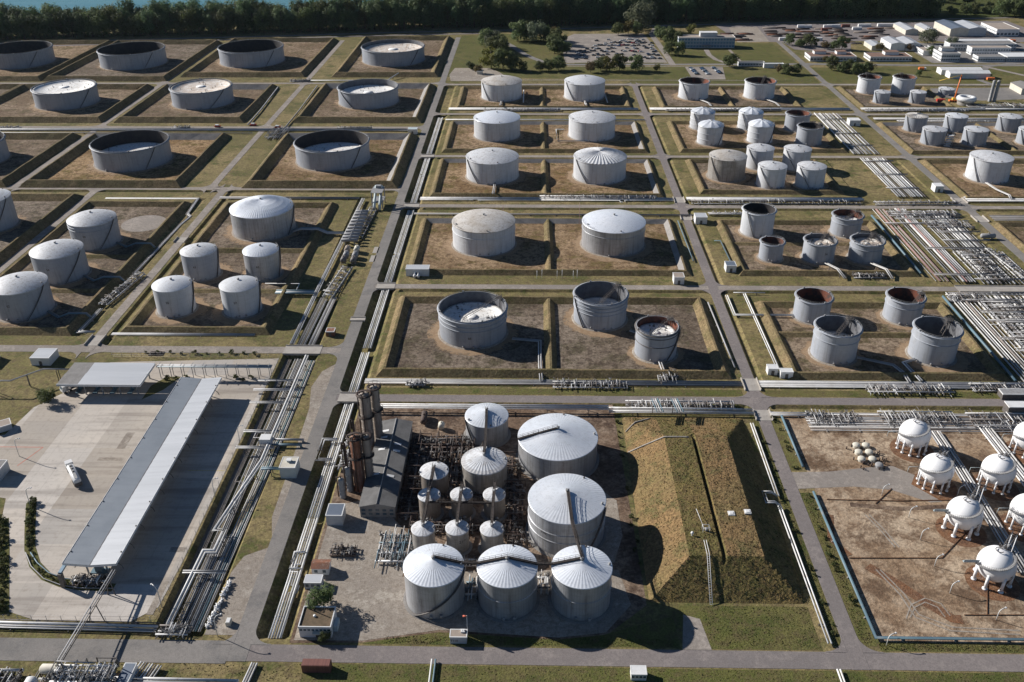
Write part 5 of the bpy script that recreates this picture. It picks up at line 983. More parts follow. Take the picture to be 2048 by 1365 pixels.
solo('ball_vent',MB().cyl(0,0,-.3,.8,.2,8).sphere((0,0,1.1),.5,10,8),MT['white'],'white ball topped vent on the left ridge of the mound','vent',(49.5,207,7.6))
for x,y,lab in ((47.5,283.5,'left'),(55,283.5,'right')):
    bundle('pipe trestle reaching onto the mound head, %s one'%lab,[(x,285,5.5),(x+.8,274,6.9)],[-1,-.2,.6,1.3],[.22,.18],['pipe_blue',W,Gy],5,base=3,sup=6)
for P,lab in (([(35.5,270.5),(40,274.5),(46.5,279.5)],'slanting concrete kerb at the upper left corner of the mound'),([(35.2,258),(40,258),(47.5,257.6),(52,257.4),(57,257.4)],'low concrete kerb climbing across the mound flank to the ridge')):
    m=MB(); q=[]
    for (x0,y0),(x1,y1) in zip(P,P[1:]):
        for i in range(5): x,y=x0+(x1-x0)*i/5,y0+(y1-y0)*i/5; q.append((x,y,mz(x,y)+.15))
    m.tube(q,.28,6); solo('concrete_kerb',m,MT['concrete'],lab,'kerb')
# bridges where roads cross the pipe trenches
for x,y,w,d,lab in ((-71,391,9,6.2,'central road at the big bund'),(-71,292.5,9,6.4,'central road above the front plant'),(-71,498,9,6.2,'middle cross road at the central road'),(-71,590,9,6,'pale cross road'),(-98,329,16,7,'pipe corridor under the yard road'),(88.6,304,6.2,9,'right road over the lower pipe row'),(88.6,282.5,6.2,7,'right road above the gas mound'),(88.6,508.5,6.2,9,'right road over the white pipe rows'),(88.6,480,6.2,6,'right road over the twin pipes'),(226,391,40,6.4,'cross road over the pipe fields'),(255,508.5,6.6,9,'far right road over the wide pipes'),(255,480,6.6,9,'far right road over the dark pipe ditch'),(-79,357,6.8,3.4,'central road at the little culvert'),(-191,336,6,9,'side road over the concrete channel'),(-191,446,6,7,'side road beside the round bare patch')):
    t=thing('bridge','pale concrete bridge slab of the '+lab,'bridge',(x,y,0),0,'concrete bridges over the pipes'); part('deck',MB().box(-w/2,w/2,-d/2,d/2,-.5,.17),MT['concrete'],t)
    e=w<d or x==-191
    for s in (-1,1): part('parapet',(MB().box(s*w/2-.15,s*w/2+.15,-d/2,d/2,-.4,.9) if (w<8 and x!=-79) else MB().box(-w/2,w/2,s*d/2-.15,s*d/2+.15,-.4,.55)),MT['concrete'],t)
solo('bare_patch_slab',MB().cyl(0,0,-.05,.09,12.6,48),MT['gravel'],'round pale bare patch left by a removed tank','patch',(-217+.5,471,0)) if False else sheet('gravel_patch',[(-220.5+12.3*math.cos(i*PI/20),469.5+12.3*math.sin(i*PI/20)) for i in range(40)],'paleroad',.06)
# ================================================================== LOADING CANOPIES AND TRUCKS
t=thing('loading_canopy','very long loading canopy with folded metal roof, shaded blue grey left and bright right half','canopy',(-130,244.5,0)); L=51.5
for s,mt in ((-1,'sheet_roof_shade'),(1,'sheet_roof')):  # shade of the left slope is painted in with a darker sheet
    m=MB(); k=64
    for i in range(k):
        y0=-L+2*L*i/k; y1=-L+2*L*(i+1)/k; o=.02*(i%2); n=m.add([(s*8,y0,6.9+o),(s*8,y1,6.9+o),(s*.12,y1,6.2+o),(s*.12,y0,6.2+o)]); m.face([n,n+1,n+2,n+3] if s<0 else [n+3,n+2,n+1,n])
        n=m.add([(s*8,y0,6.7),(s*8,y1,6.7),(s*.12,y1,6.0),(s*.12,y0,6.0)]); m.face([n,n+1,n+2,n+3] if s>0 else [n+3,n+2,n+1,n])
    part('roof',m,MT[mt],t)
    part('fascia',MB().box(s*8-.06,s*8+.06,-L,L,6.1,7.0),MT['white'],t); m=MB(); n=m.add([(s*8,-L-.02,6.1),(s*8,-L-.02,6.98),(0,-L-.02,6.28),(0,-L-.02,5.4)]); m.face([n,n+1,n+2,n+3] if s<0 else [n+3,n+2,n+1,n]); part('fascia',m,MT['white'],t)
[part('roof_drain',MB().cyl(s*7.6,-L+5+11.5*i,6.8,7.1,.25,8),MT['steel_dark'],t) for s in (-1,1) for i in range(9)]
part('gutter',MB().box(-.12,.12,-L,L,6.0,6.24),MT['steel_dark'],t)
for i in range(10):
    y=-L+3+(2*L-6)*i/9
    for s in (-1,1): part('post',MB().box(s*3-.2,s*3+.2,y-.2,y+.2,0,6.4),MT['steel_grey'],t)
    part('beam',MB().box(-7.5,7.5,y-.15,y+.15,5.5,5.9),MT['steel_grey'],t)
for i in range(12):
    y=-L+4+(2*L-8)*i/11; m=MB(); m.box(-2.5,2.5,y-1.2,y+1.2,0,.25); m.box(-1,1,y-.8,y+.8,.25,2.2); part('loading_island',m,MT['pipe_blue' if i%3==0 else 'valve'],t)
    for s in (-1,1): m=MB(); m.tube([(s*2,y,3.5),(s*5.2,y+.6,3.4),(s*6.9,y+.2,2.4),(s*7.4,y,1.2)],.12,6); part('loading_arm',m,MT['steel_dark'],t)
t=thing('loading_canopy','shorter flat loading canopy with grey left third above the yard','canopy',(-169.5,299,0)); hh=6
for x0,x1,mt in ((-16.5,-8.2,'greyroof'),(-8.2,16.5,'sheet_roof')):
    for y0,y1 in ((-7.5,.2),(.45,8.5)): m=MB(); n=m.add([(x0,y0,hh),(x1,y0,hh),(x1,y1,hh+.25),(x0,y1,hh+.25),(x0,y0,hh-.3),(x1,y0,hh-.3),(x1,y1,hh-.05),(x0,y1,hh-.05)]); [m.face([n+i for i in f]) for f in ((0,1,2,3),(7,6,5,4),(0,4,5,1),(1,5,6,2),(2,6,7,3),(3,7,4,0))]; part('roof',m,MT[mt],t)
part('fascia',MB().box(-16.6,16.6,-7.7,-7.52,hh-.9,hh+.1),MT['white'],t); part('fascia',MB().box(16.52,16.7,-7.5,8.5,hh-.8,hh+.2),MT['white'],t)
for i in range(5):
    for y in (-5.5,6.5): part('post',MB().box(-14+7*i-.2,-14+7*i+.2,y-.2,y+.2,0,hh-.2),MT['steel_grey'],t)
for i in range(4): m=MB(); x=-11+7*i; m.box(x-.9,x+.9,-5,5,0,.25); m.box(x-.5,x+.5,-2,2,.25,2.4); part('loading_island',m,MT['pipe_blue'],t)
sheet('gravel_patch',[(-153,290),(-147,297),(-143,307),(-149,307),(-153,300)],'verge_dummy' if False else 'greengrass',.07)
def tanker(lab,x,y,rz,tank='white'):
    t=thing('tanker_truck',lab,'truck',(x,y,0),rz)
    c=MB(); p=[(-1.2,4.2,.9),(1.2,4.2,.9),(1.2,6.8,.9),(-1.2,6.8,.9),(-1.2,4.3,3.2),(1.2,4.3,3.2),(1.15,6.3,3.2),(-1.15,6.3,3.2),(-1.2,6.8,2),(1.2,6.8,2)]; n=c.add(p)
    for f in ((3,2,1,0),(4,5,6,7),(0,1,5,4),(2,3,8,9),(8,7,6,9),(1,2,9),(1,9,6,5),(3,0,8),(0,4,7,8)): c.face([n+i for i in f])
    cab=part('cab',c,MT['white'],t); m=MB(); n=m.add([(-1,6.72,2.12),(1,6.72,2.12),(1,6.36,3.0),(-1,6.36,3.0)]); m.face([n+1,n,n+3,n+2][::-1]); m.v=[(a,b+.04,d+.03) for a,b,d in m.v]; part('windscreen',m,MT['window'],cab)
    m=MB(); m.lathe([(0,-7.3),(.9,-7.25),(1.2,-7),(1.2,3.2),(.9,3.5),(0,3.6)],20); m.v=[(a*1.03,d,b*.82+2.35) for a,b,d in m.v]; m.f=[f[::-1] for f in m.f]; part('tank',m,MT[tank],t)
    part('walkway',MB().box(-.5,.5,-6.4,3,3.28,3.4),MT['steel_grey'],t); part('chassis',MB().box(-.9,.9,-7,6.4,.75,1.15),MT['steel_dark'],t); part('bumper',MB().box(-1.2,1.2,-7.5,-7.2,.6,1.9),MT['steel_dark'],t)
    for y in (-2,0,1.8): part('hatch',MB().cyl(0,y,3.35,3.6,.35,10),MT['steel_dark'],t)
    for yy in (-6,-4.8,-3.6,3.6,5.8):
        for s in (-1,1): w=MB(); w.lathe([(0,-.2),(.5,-.2),(.52,0),(.5,.2),(0,.2)],14); w.v=[(d+s*1.05,a+yy,b+.52) for a,b,d in w.v]; w.f=[f[::-1] for f in w.f] if False else w.f; part('wheel',w,MT['tyre'],t)
    return t
tanker('white tanker truck standing alone on the concrete yard',-158.2,242,math.atan2(9.6,12.7)); tanker('white tanker truck waiting under the short canopy',-182,299,rad(140))
MATS_LINES=[((-200,258.5),(-177,258.5),.25,'redpaint'),((-177,258.5),(-181,247.5),.25,'redpaint')]
m=MB()
for (a,b),(c,d),w,_ in MATS_LINES:
    u=Vector((c-a,d-b)).normalized(); n=Vector((-u.y,u.x))*w/2; q=m.add([(a+n.x,b+n.y,.075),(a-n.x,b-n.y,.075),(c-n.x,d-n.y,.075),(c+n.x,d+n.y,.075)]); m.face([q,q+1,q+2,q+3])
struct('road_marking',m,MT['redpaint']); m=MB()
for i in range(22): m.box(-119.5+.6*i,-119.2+.6*i,245.7,246,.06,.085)
struct('road_marking',m,MT['yellowpaint'])
for x0,x1,y0,y1 in ((-112,-107.2,205.4,207.6),(-109.5,-107.5,180,193),(-154,-145,251,252.8),(-150,-147,258,268)): sheet('concrete_patch',rect(x0,y0,x1,y1),'gravel',.07)
t=thing('gantry_frame','dark steel portal frame at the near end of the long canopy','frame',(-138,190.5,0)); part('leg',MB().box(-.6,.6,-.6,.6,0,5.2),MT['steel_dark'],t); m=MB(); m.box(-.5,.5,0,6,5.0,5.6); part('beam',m,MT['blueband'],t)
for i,(x,y) in enumerate(((-164.6,225),(-164.2,221),(-163.6,216),(-163,212),(-160,208.5),(-156,203),(-152.5,198),(-148,194),(-142,191.5))): pass
STRIP=[(63,1005),(60,1060),(60,1098),(70,1130),(93,1154),(125,1167),(160,1173),(228,1176)]; HEDGE=[(4,1040),(5,1100),(4,1160),(3,1230)]
ribbon('verge',[G(*q) for q in STRIP],3.2,'greengrass',.11); ribbon('verge',[G(*q) for q in HEDGE],4,'greengrass',.11)
m=MB(); m.tube([(*G(*q),.55) for q in ((62,1108),(75,1128),(98,1148),(130,1160),(165,1165))],.2,6); solo('guard_rail',m,MT['pipe_blue'],'curved blue grey guard rail round the planted corner of the yard','guard rail')
m=MB(); m.tube([(*G(*q),.55) for q in ((52,1108),(63,1135),(88,1160),(122,1173),(160,1179),(232,1180))],.16,6); solo('guard_rail',m,MT['pipe_grey'],'outer pale guard rail round the planted corner of the yard','guard rail')
# white crossed concrete barriers
bm=None
for i in range(19):
    q=i/18; x=-88.9+(-90.3+88.9)*q+R.uniform(-.25,.25); y=192.5-15.5*q-(1.2 if i>6 else 0)
    if bm is None:
        m=MB()
        for a in (.7,-.7): c,s=math.cos(a),math.sin(a); m.tube([(-.75*c,-.75*s,.1),(.75*c,.75*s,1.0)],.2,6); m.tube([(-.75*s,.75*c,.9),(.75*s,-.75*c,.15)],.2,6)
        bm=m.mesh('barrier_block',MT['white'])
    solo('barrier_block',bm,None,'white crossed concrete barrier block in the row on the gravel beside the corridor','barrier',(x,y,.05),R.uniform(0,6),'white barrier blocks')
building('small tan cabinet at the foot of the barrier row',-85.3,-84,176,178,1.5,'cream','white',cat='cabinet',name='cabinet',parapet=0)
# low walls standing in for drain channels, added to cast their dark lines
for pts,lab in (([(1650,1000),(1800,1003),(1945,1000)],'dark drain line below the sandy path, built as low wall'),([(1695,1117),(1790,1117),(1880,1117),(1912,1083),(1935,1058)],'dark drain line bent up towards the sphere numbered 51, built as low wall'),([(1925,1231),(1990,1231),(2090,1231)],'dark drain line at the lower right below the last sphere, built as low wall'),([(1971,1168),(1971,1231)],'short drain line running down from the last sphere, built as low wall'),([(1748,1008),(1780,978)],'short slanting drain line by the yellow weeds, built as low wall')):
    W_=[Vector((*G(u+3,v),0)) for u,v in pts]; m=MB()
    for a,b in zip(W_,W_[1:]):
        n=Vector((-(b-a).y,(b-a).x,0)).normalized()*.09; q=m.add([tuple(p+Vector((0,0,z))) for z in (-.05,.3) for p in (a+n,a-n,b-n,b+n)])
        for f in ((4,5,6,7),(0,4,5,1),(1,5,6,2),(2,6,7,3),(3,7,4,0)): m.face([q+i for i in f][::-1] if f!=(4,5,6,7) else [q+i for i in f])
    solo('drain_wall',m,MT['dirt_rust'],lab,'wall')
def blotch(name,u,v,rx,ry,mat,z,n=22):
    x,y=G(u,v); ph=[R.uniform(0,6.28) for _ in range(3)]
    sheet(name,[(x+rx*math.cos(2*PI*i/n)*(1+.22*math.sin(3*2*PI*i/n+ph[0])+.12*math.sin(5*2*PI*i/n+ph[1])),y+ry*math.sin(2*PI*i/n)*(1+.22*math.sin(2*2*PI*i/n+ph[1])+.15*math.sin(4*2*PI*i/n+ph[2]))) for i in range(n)],mat,z)
# tyre tracks and darker earth in the sphere field
for pts,w,mt,z in (([(1735,1133),(1790,1165),(1850,1205),(1905,1238),(1925,1240)],3.4,'dirt_rust',.075),([(1660,1030),(1662,1080),(1700,1112)],2.2,'dirt_rust',.07),([(1700,1010),(1800,1018),(1930,1012)],2.0,'plantdirt',.072),
   ([(1752,1140),(1800,1190),(1830,1235),(1900,1262),(2040,1270)],.5,'gravel',.08),([(1760,1140),(1808,1188),(1838,1230),(1905,1255),(2040,1262)],.5,'gravel',.08),([(1820,1235),(1830,1215),(1850,1205),(1875,1215),(1890,1235)],.4,'gravel',.082),([(1812,1238),(1822,1210),(1850,1197),(1882,1208),(1900,1232)],.4,'gravel',.082),([(1730,1030),(1760,1060),(1790,1095)],.5,'gravel',.08),([(1738,1030),(1768,1060),(1798,1095)],.5,'gravel',.08)):
    ribbon('dirt_track',[G(*q) for q in pts],w,mt,z)
# ---- lamps
def lamp(lab,x,y,h,ang,group='lamp posts'):
    t=thing('street_lamp',lab,'lamp post',(x,y,0),ang,group); m=MB(); m.tube([(0,0,0),(0,0,h*.72),(.25,0,h*.88),(.9,0,h*.97),(1.9,0,h)],.13,6); part('pole',m,MT['lamp'],t); part('lamp_head',MB().sphere((2.1,0,h-.05),.33,10,6,.6),MT['white'],t)
for x,y,lab in ((98,172.4,'curved white lamp post at the lower corner of the sphere field'),(132,182,'curved lamp post below the sphere numbered 70'),(123,192,'curved lamp post in the middle of the lower dirt field'),(122.8,203,'curved lamp post left of the sphere numbered 70'),(122.8,214.5,'curved lamp post on the upper dirt field'),(123,225,'curved lamp post left of the sphere numbered 51'),(118,236,'curved lamp post beside the sandy path'),(143,236,'curved lamp post right of the sphere numbered 50')): lamp(lab,x,y,4.2,rad(20))
for x,y,a,lab in ((-105.9,262,0,'tall lamp post at the edge of the yard, upper one'),(-105.8,232,0,'tall lamp post at the edge of the yard, middle one'),(-106,183,150,'tall lamp post at the lower corner of the yard'),(-86.5,172.5,20,'lamp post by the gravel at the bottom road'),(-172,172.5,20,'lamp post at the bottom left road'),(-183,253,0,'lamp post by the low building at the left'),(-165.5,226,0,'lamp post at the head of the planted strip')): lamp(lab,x,y,8,rad(a),'lamp posts')
for x,y,lab in ((7,384,'first'),(9,383.5,'second'),(13,384,'third'),(15,383.5,'fourth')): pass
for i,x in enumerate((4,6.5,14,16.5,22,24)): solo('vent_mast',MB().cyl(0,0,0,4.6,.12,6),MT['pipe_white'],'thin pale vent mast above the ringed open tank, number %s from the left'%('one two three four five six'.split()[i]),'mast',(x-1,400+(i%2),0),0,'vent masts on the grass')
for x,y,h,lab in ((-16,477,9,'slim pink mast beside the speckled roof tank'),(27,470,13,'tall slim mast beside the smooth roofed tank')):
    solo('mast',MB().cyl(0,0,0,h,.13,6),MT['pipe_pink'],lab,'mast',(x,y,0))
# ---- crane and construction things
t=thing('mobile_crane','orange mobile crane with raised boom at the far right tanks','crane',(341,730,0)); part('carrier',MB().box(-4,4,-1.3,1.3,.6,1.8),MT['orange'],t); part('cab',MB().box(-1.6,1,-1.2,1.2,1.8,3.2),MT['yellow'],t)
for dx in (-3,-1,1,3):
    for s in (-1.2,1.2): w=MB(); w.lathe([(0,-.25),(.6,-.25),(.6,.25),(0,.25)],12); w.v=[(a+dx,d+s,b+.6) for a,b,d in w.v]; part('wheel',w,MT['tyre'],t)
m=MB(); m.tube([(0,0,2.6),(2.2,1.5,21)],.55,6); part('boom',m,MT['orange'],t); m=MB(); m.tube([(2.2,1.5,21),(-14,3,16)],.25,5); part('jib',m,MT['yellow'],t)
for x,y,mt,lab in ((330,729,'red','orange red lifting machine beside the crane'),(356,838,'orange','orange red fire truck parked on the lawn road'),(401,800,'orange','small orange vehicle beside the front warehouse'),(470,868,'red','red lorry parked by the low workshop at the right'),(493,960,'orange','orange machine on the asphalt at the far right')):
    t=thing('work_vehicle',lab,'vehicle',(x,y,0)); part('body',MB().box(-3.2,1.4,-1.2,1.2,.7,2.6),MT[mt],t); part('cab',MB().box(1.5,3.2,-1.15,1.15,.6,2.4),MT['white' if 'fire' in lab else mt],t)
    for dx in (-2,0,2.3):
        for s in (-1.05,1.05): w=MB(); w.lathe([(0,-.2),(.5,-.2),(.5,.2),(0,.2)],10); w.v=[(a+dx,d+s,b+.5) for a,b,d in w.v]; part('wheel',w,MT['tyre'],t)
for x,y,L,lab in ((-190,655,6,'red van parked on the side road by the scrap heap'),(-210,661,5,'red pickup on the pale road between the wide tanks'),(-236,657,6,'small dark red car on the pale road under the rust spotted roof')):
    t=thing('work_vehicle',lab,'vehicle',(x,y,0)); part('body',MB().box(-2.2,2.2,-.9,.9,.4,1.3),MT['red'],t); part('cab',MB().box(-1.6,.9,-.8,.8,1.3,2),MT['white'],t)
    for dx in (-1.4,1.4):
        for s in (-.85,.85): w=MB(); w.lathe([(0,-.15),(.35,-.15),(.35,.15),(0,.15)],10); w.v=[(a+dx,d+s,b+.35) for a,b,d in w.v]; part('wheel',w,MT['tyre'],t)
# ================================================================== CARS
CARM={}
def car_mesh(k):
    if k in CARM: return CARM[k]
    m=MB(); n=m.add([(-.85,-2.1,.35),(.85,-2.1,.35),(.85,2.1,.35),(-.85,2.1,.35),(-.88,-2.1,.85),(.88,-2.1,.85),(.86,2.05,.8),(-.86,2.05,.8),(-.88,-1.9,.95),(.88,-1.9,.95),(.86,1.0,.98),(-.86,1.0,.98)])
    for f in ((3,2,1,0),(0,1,5,4),(1,2,6,10,9,5),(3,0,4,8,11,7),(2,3,7,6),(4,5,9,8),(6,7,11,10),(8,9,10,11)): m.face([n+i for i in f])
    m.mi=1; n=m.add([(-.82,-1.75,.95),(.82,-1.75,.95),(.8,.95,.97),(-.8,.95,.97),(-.66,-1.2,1.45),(.66,-1.2,1.45),(.64,.25,1.45),(-.64,.25,1.45)])
    for f in ((0,1,5,4),(1,2,6,5),(2,3,7,6),(3,0,4,7)): m.face([n+i for i in f])
    m.mi=0; m.face([n+4,n+5,n+6,n+7]); m.mi=2
    for y in (-1.35,1.35):
        for s in (-1,1): b=len(m.v); m.lathe([(0,-.1),(.32,-.1),(.32,.1),(0,.1)],8); m.v[b:]=[(d+s*.8,a+y,c+.32) for a,c,d in m.v[b:]]
    CARM[k]=m.mesh('car',[MT['car_'+CARCOL[k][1]],MT['window'],MT['tyre']]); return CARM[k]
CARS="505,262d 700,245w 655,305w 735,295w 795,287d 850,297d 885,290d 905,262w 945,255w 1020,238w 1050,240w 1105,240w 1145,245w 1150,265g 1185,270d 1250,245w 1280,290d 975,280w 1015,290d 1045,288d 1090,300r 1130,290d 1160,300w 1205,290d 1390,300d 545,333d 585,335d 640,330w 705,345g 760,335d 795,335w 860,345b 890,330d 925,335r 955,330d 990,335d 1025,335d 1070,345g 1105,340d 1175,335d 1265,350d 1300,380d 1360,330d 1395,340w 480,345w 450,380d 490,390w 515,385g 545,390d 355,395d 690,395d 750,382d 785,382w 990,378g 1110,380w 1125,390g 1150,390d 1380,380d 1390,397w 230,425d 262,425d 310,425d 305,445d 360,445d 425,425d 465,425d 590,425d 625,440d 660,425w 680,440w 765,440d 925,425d 955,430w 1050,425d 1085,430r 1120,440d 1200,430r 1220,440w 1420,440d 1445,430b 210,468g 265,495d 310,490g 460,495d 520,475d 540,492d 605,495d 680,480d 830,478d 905,478d 1105,495d 1335,475b 1350,492d 1415,480d 1490,495d 175,555d 285,540g 335,550d 525,530w 555,547d 665,527d 830,545d 900,545d 925,530r 975,545d 1270,530d 1325,548d 1385,525w 1395,545g 1425,540d 1520,547d 1470,495d 600,335d 1235,300d 1330,382d"
rows=(('farthest row',0,275),('second row from the back',275,315),('third row from the back',315,362),('middle row',362,412),('middle front row',412,455),('second row from the front',455,512),('front row nearest the road',512,600))
for e in CARS.split():
    k=e[-1]; a,b_=e[:-1].split(','); b_=float(b_); x,y=G(1130+float(a)/8,50+b_/8); r=[n for n,l,h in rows if l<=b_<h][0]
    side='left' if float(a)<600 else ('middle' if float(a)<1100 else 'right')
    solo('parked_car',car_mesh(k),None,'%s car in the %s of the big car park, %s part'%(CARCOL[k][1],r,side),'car',(x,y,.09),rad(90)+R.uniform(-.12,.12)+(PI if R.random()<.5 else 0),'cars in the big car park')
for ci,(x0,y0,x1,y1) in enumerate(((146.5,844,148.5,821),(156.5,844,158.5,821),(167.5,846,170,824))):
    for j in range(8):
        k='dgwdbdgd'[(j+ci*3)%8]; q=j/7; solo('parked_car',car_mesh(k),None,'%s car in the %s line of the small car park'%(CARCOL[k][1],('left','middle','right')[ci]),'car',(x0+(x1-x0)*q,y0+(y1-y0)*q,.11),rad(90+8),'cars in the small car park')
x,y=-36,981; solo('parked_car',car_mesh('w'),None,'white car driving on the curved road by the trees','car',(x,y,.2),rad(22))
# storage yard: long stacks of rusty pipes and white site cabins
SP="330,320 390,345 235,385 300,400 420,395 470,410 560,360 640,390 500,450 560,440 600,470 700,360 740,415 560,315 850,312 930,312 1010,310 1100,312 1170,340 860,355 930,385 990,370 1050,380 1110,365 1160,390 1010,425 1080,415 1130,435 1190,400 1230,420 1120,465 1230,465 1330,462 1210,490 1480,370 1540,365 1700,310 1780,335 1900,300 1960,305 1560,430 1640,435 1850,405 1600,465 1950,455 60,380 100,410 130,430 40,350 20,300 180,295 1280,535 1400,545 1740,360 1720,380 690,450 720,475 640,480"
stk=[]
for v_ in range(5):
    m=MB(); L=R.uniform(9,16)
    for i in range(5): m.tube([(-L/2+R.uniform(-.6,.6),-1.4+.7*i,.35),(L/2+R.uniform(-.6,.6),-1.4+.7*i,.35)],.34,6)
    for i in range(4 if v_%2 else 2): m.tube([(-L/2+R.uniform(-.6,.6),-1.05+.7*i,.95),(L/2,-1.05+.7*i,.95)],.34,6)
    stk.append(m.mesh('pipe_stack',MT[('rusty','rust_red','pipe_dark','rusty','tanroof')[v_]]))
for i,e in enumerate(SP.split()):
    a,b_=map(float,e.split(',')); x,y=G(1536+a/8,20+b_/8); solo('pipe_stack',stk[i%5],None,'low stack of %s pipes lying in the storage yard by the tree belt'%('brown','red brown','dark','brown','tan')[i%5],'pipe stack',(x,y,.08),R.uniform(-.08,.08),'pipe stacks in the storage yard')
for i,(a,b_) in enumerate(((1390,250),(1400,260),(1420,265),(1440,272),(1460,262),(1500,250),(1520,255),(1480,270),(1450,285),(1490,288),(1515,295),(1480,296))):
    x,y=G(1024+a/3.4121,b_/3.4121-5); solo('pipe_stack',stk[i%5],None,'stack of %s pipes beside the end of the office block'%('brown','red brown','dark','brown','tan')[i%5],'pipe stack',(x+12,y,.1),0,'pipe stacks by the office block')
for a,b_,L,lab in ((540,285,10,'long white cabin at the back of the storage yard, first from the left'),(640,287,8,'white cabin beside the long one at the back of the yard'),(950,285,9,'white cabin row at the back of the yard'),(1050,280,14,'long pale cabin at the back of the yard near the trees'),(1420,320,10,'square white cabin in the middle of the storage yard'),(900,335,7,'small white cabin among the rusty stacks'),(1540,270,14,'long blue white cabin close to the tree belt'),(1820,265,10,'pale cabin close to the tree belt at the right'),(1945,265,8,'last pale cabin close to the tree belt'),(235,490,8,'white cabin at the side road by the round trees'),(810,490,7,'small grey cabin in front of the stacks'),(1240,275,9,'rust brown cabin at the back of the yard')):
    x,y=G(1536+a/8,20+b_/8); building(lab,x-L/2,x+L/2,y-1.5,y+1.5,2.8,'white' if 'rust' not in lab else 'container_brown','white' if 'rust' not in lab else 'container_brown',cat='cabin',name='site_cabin',parapet=0,group='site cabins in the storage yard')
# ---- fences
def fence(lab,pts,h=2,step=4,group='wire fences'):
    t=thing('fence',lab,'fence',(pts[0][0],pts[0][1],0),0,group); o=Vector((pts[0][0],pts[0][1],0)); n=0; pm=MB().cyl(0,0,0,h,.07,5).mesh('post',MT['steel_grey'])
    for a,b in zip(pts,pts[1:]):
        A,B=Vector((a[0],a[1],0))-o,Vector((b[0],b[1],0))-o; L=(B-A).length; k=max(1,int(L/step))
        for i in range(k): c=A+(B-A)*(i/k); link('post',pm,t,c)
        m=MB()
        for z in (.3,h*.5,h-.05): m.tube([tuple(A+Vector((0,0,z))),tuple(B+Vector((0,0,z)))],.03,3)
        part('wire',m,MT['steel_grey'],t)
fence('wire fence between the yard and the dark pipe corridor',[(-106,181),(-106,322)],2.2,4); fence('wire fence behind the bottom left pipe line',[(-185,177.8),(-141,177.2),(-107,177.2),(-106,181)],2.2,4); fence('wire fence along the grass above the loading yard',[(-178,322.5),(-107,322.5)],2.2,4); fence('long wire fence in front of the small trees and lawns',[(-70,797),(250,795)],2,7)
t=thing('pipe_rack','raised blue grey pipe rack from the short canopy to the corridor','pipe rack',(-152,307,0))
for i,dy in enumerate((-.9,-.3,.3,.9)): m=MB(); m.tube([(0,dy,5.3),(47,dy,5.3)],.24,6); part('pipe',m,MT[('paleblue','pipe_grey','pipe_white','pipe_grey')[i]],t)
for i in range(11): m=MB(); x=1+4.5*i; m.box(x-.1,x+.1,-1.2,-1,0,5.1); m.box(x-.1,x+.1,1,1.2,0,5.1); m.box(x-.1,x+.1,-1.3,1.3,4.9,5.1); m.box(x-.1,x+.1,-1.3,1.3,6,6.15); part('frame',m,MT['steel_grey'],t)
bundle('overhead pipe line leaving the short canopy to the left edge',[(-186,303,5.5),(-197,303,5.5),(-206,294,5.5),(-222,294,5.5)],[0,.5],[.16],['pipe_grey'],5.5,base=0,sup=8)
solo('rubbish_heap',MB().box(-3,3,-1.6,1.6,0,.3).box(-2,-.4,-1,.6,.3,1).box(.2,2,-.8,1,.3,.8),MT['rusty'],'brown heap of scrap beside the yard road','scrap heap',(-160,325.2,0))
for x,y,lab in ((-88,434,'upper'),(-85.6,423,'lower')): sheet('concrete_patch',rect(-83.8,y-4,-81,y+4),'concrete',.1)
# ================================================================== TREES
def leaves(m,c,rx,rz,n,size,holes=7,lobes=9,power=.55):
    cx,cy,cz=c; L=[]
    for i in range(lobes):
        a=R.uniform(0,2*PI); h=R.uniform(-.75,.85); q=math.sqrt(max(.05,1-abs(h)**3.2))*R.uniform(.3,.78); L.append((cx+rx*q*math.cos(a),cy+rx*q*math.sin(a),cz+rz*h*.8,R.uniform(.32,.52)))
    for i in range(n):
        lx,ly,lz,lr=L[i%len(L)]
        a=R.uniform(0,2*PI); u=R.uniform(-.75,1); s=math.sqrt(max(0,1-u*u)); q=R.uniform(.55,1.05)
        d=Vector((s*math.cos(a),s*math.sin(a),u)); p=Vector((lx+d.x*rx*lr*q,ly+d.y*rx*lr*q,lz+d.z*rz*lr*q))
        nn=(d+Vector((R.uniform(-.42,.42),R.uniform(-.42,.42),R.uniform(-.1,.6)))).normalized(); t1=nn.cross(Vector((R.uniform(-1,1),R.uniform(-1,1),R.uniform(-1,1)))).normalized(); t2=nn.cross(t1); z=size*R.uniform(.6,1.3)
        k=m.add([tuple(p+t1*z),tuple(p+t2*z*.7),tuple(p-t1*z*.8),tuple(p-t2*z*.6)]); m.face([k,k+1,k+2,k+3])
def tree_proto(name,cat,h,rx,leaf,n,size,trunk=.2,lobes=9,low=.15):
    t=thing(name,'prototype tree standing in the grass',cat,(0,0,-500)); m=MB(); tr=h*.022; m.tube([(0,0,-.3),(.1,0,h*.3),(-.1,.1,h*.8)],tr,7); m.tube([(0,0,h*.3),(rx*.5,.2,h*.55)],tr*.5,5); m.tube([(0,0,h*.38),(-rx*.45,-.3,h*.62)],tr*.5,5); m.tube([(0,0,h*.45),(.2,rx*.45,h*.7)],tr*.45,5); part('trunk',m,MT['bark'],t)
    m=MB(); leaves(m,(0,0,h*(1+low)/2),rx,h*(1-low)/2,n,size,lobes=lobes); part('crown',m,MT[leaf],t); return t
PROT={}
PROT['poplar']=[tree_proto('poplar_tree','tree',h,rx,'leaf_poplar',2200,.85,lobes=lb,low=.02) for h,rx,lb in ((30,8.8,30),(28,8.2,26),(32,9.4,34),(27,9.2,28))]+[tree_proto('poplar_tree','tree',h,rx,'leaf_oak',2200,.85,lobes=30,low=.02) for h,rx in ((29,10),(25,10.5))]
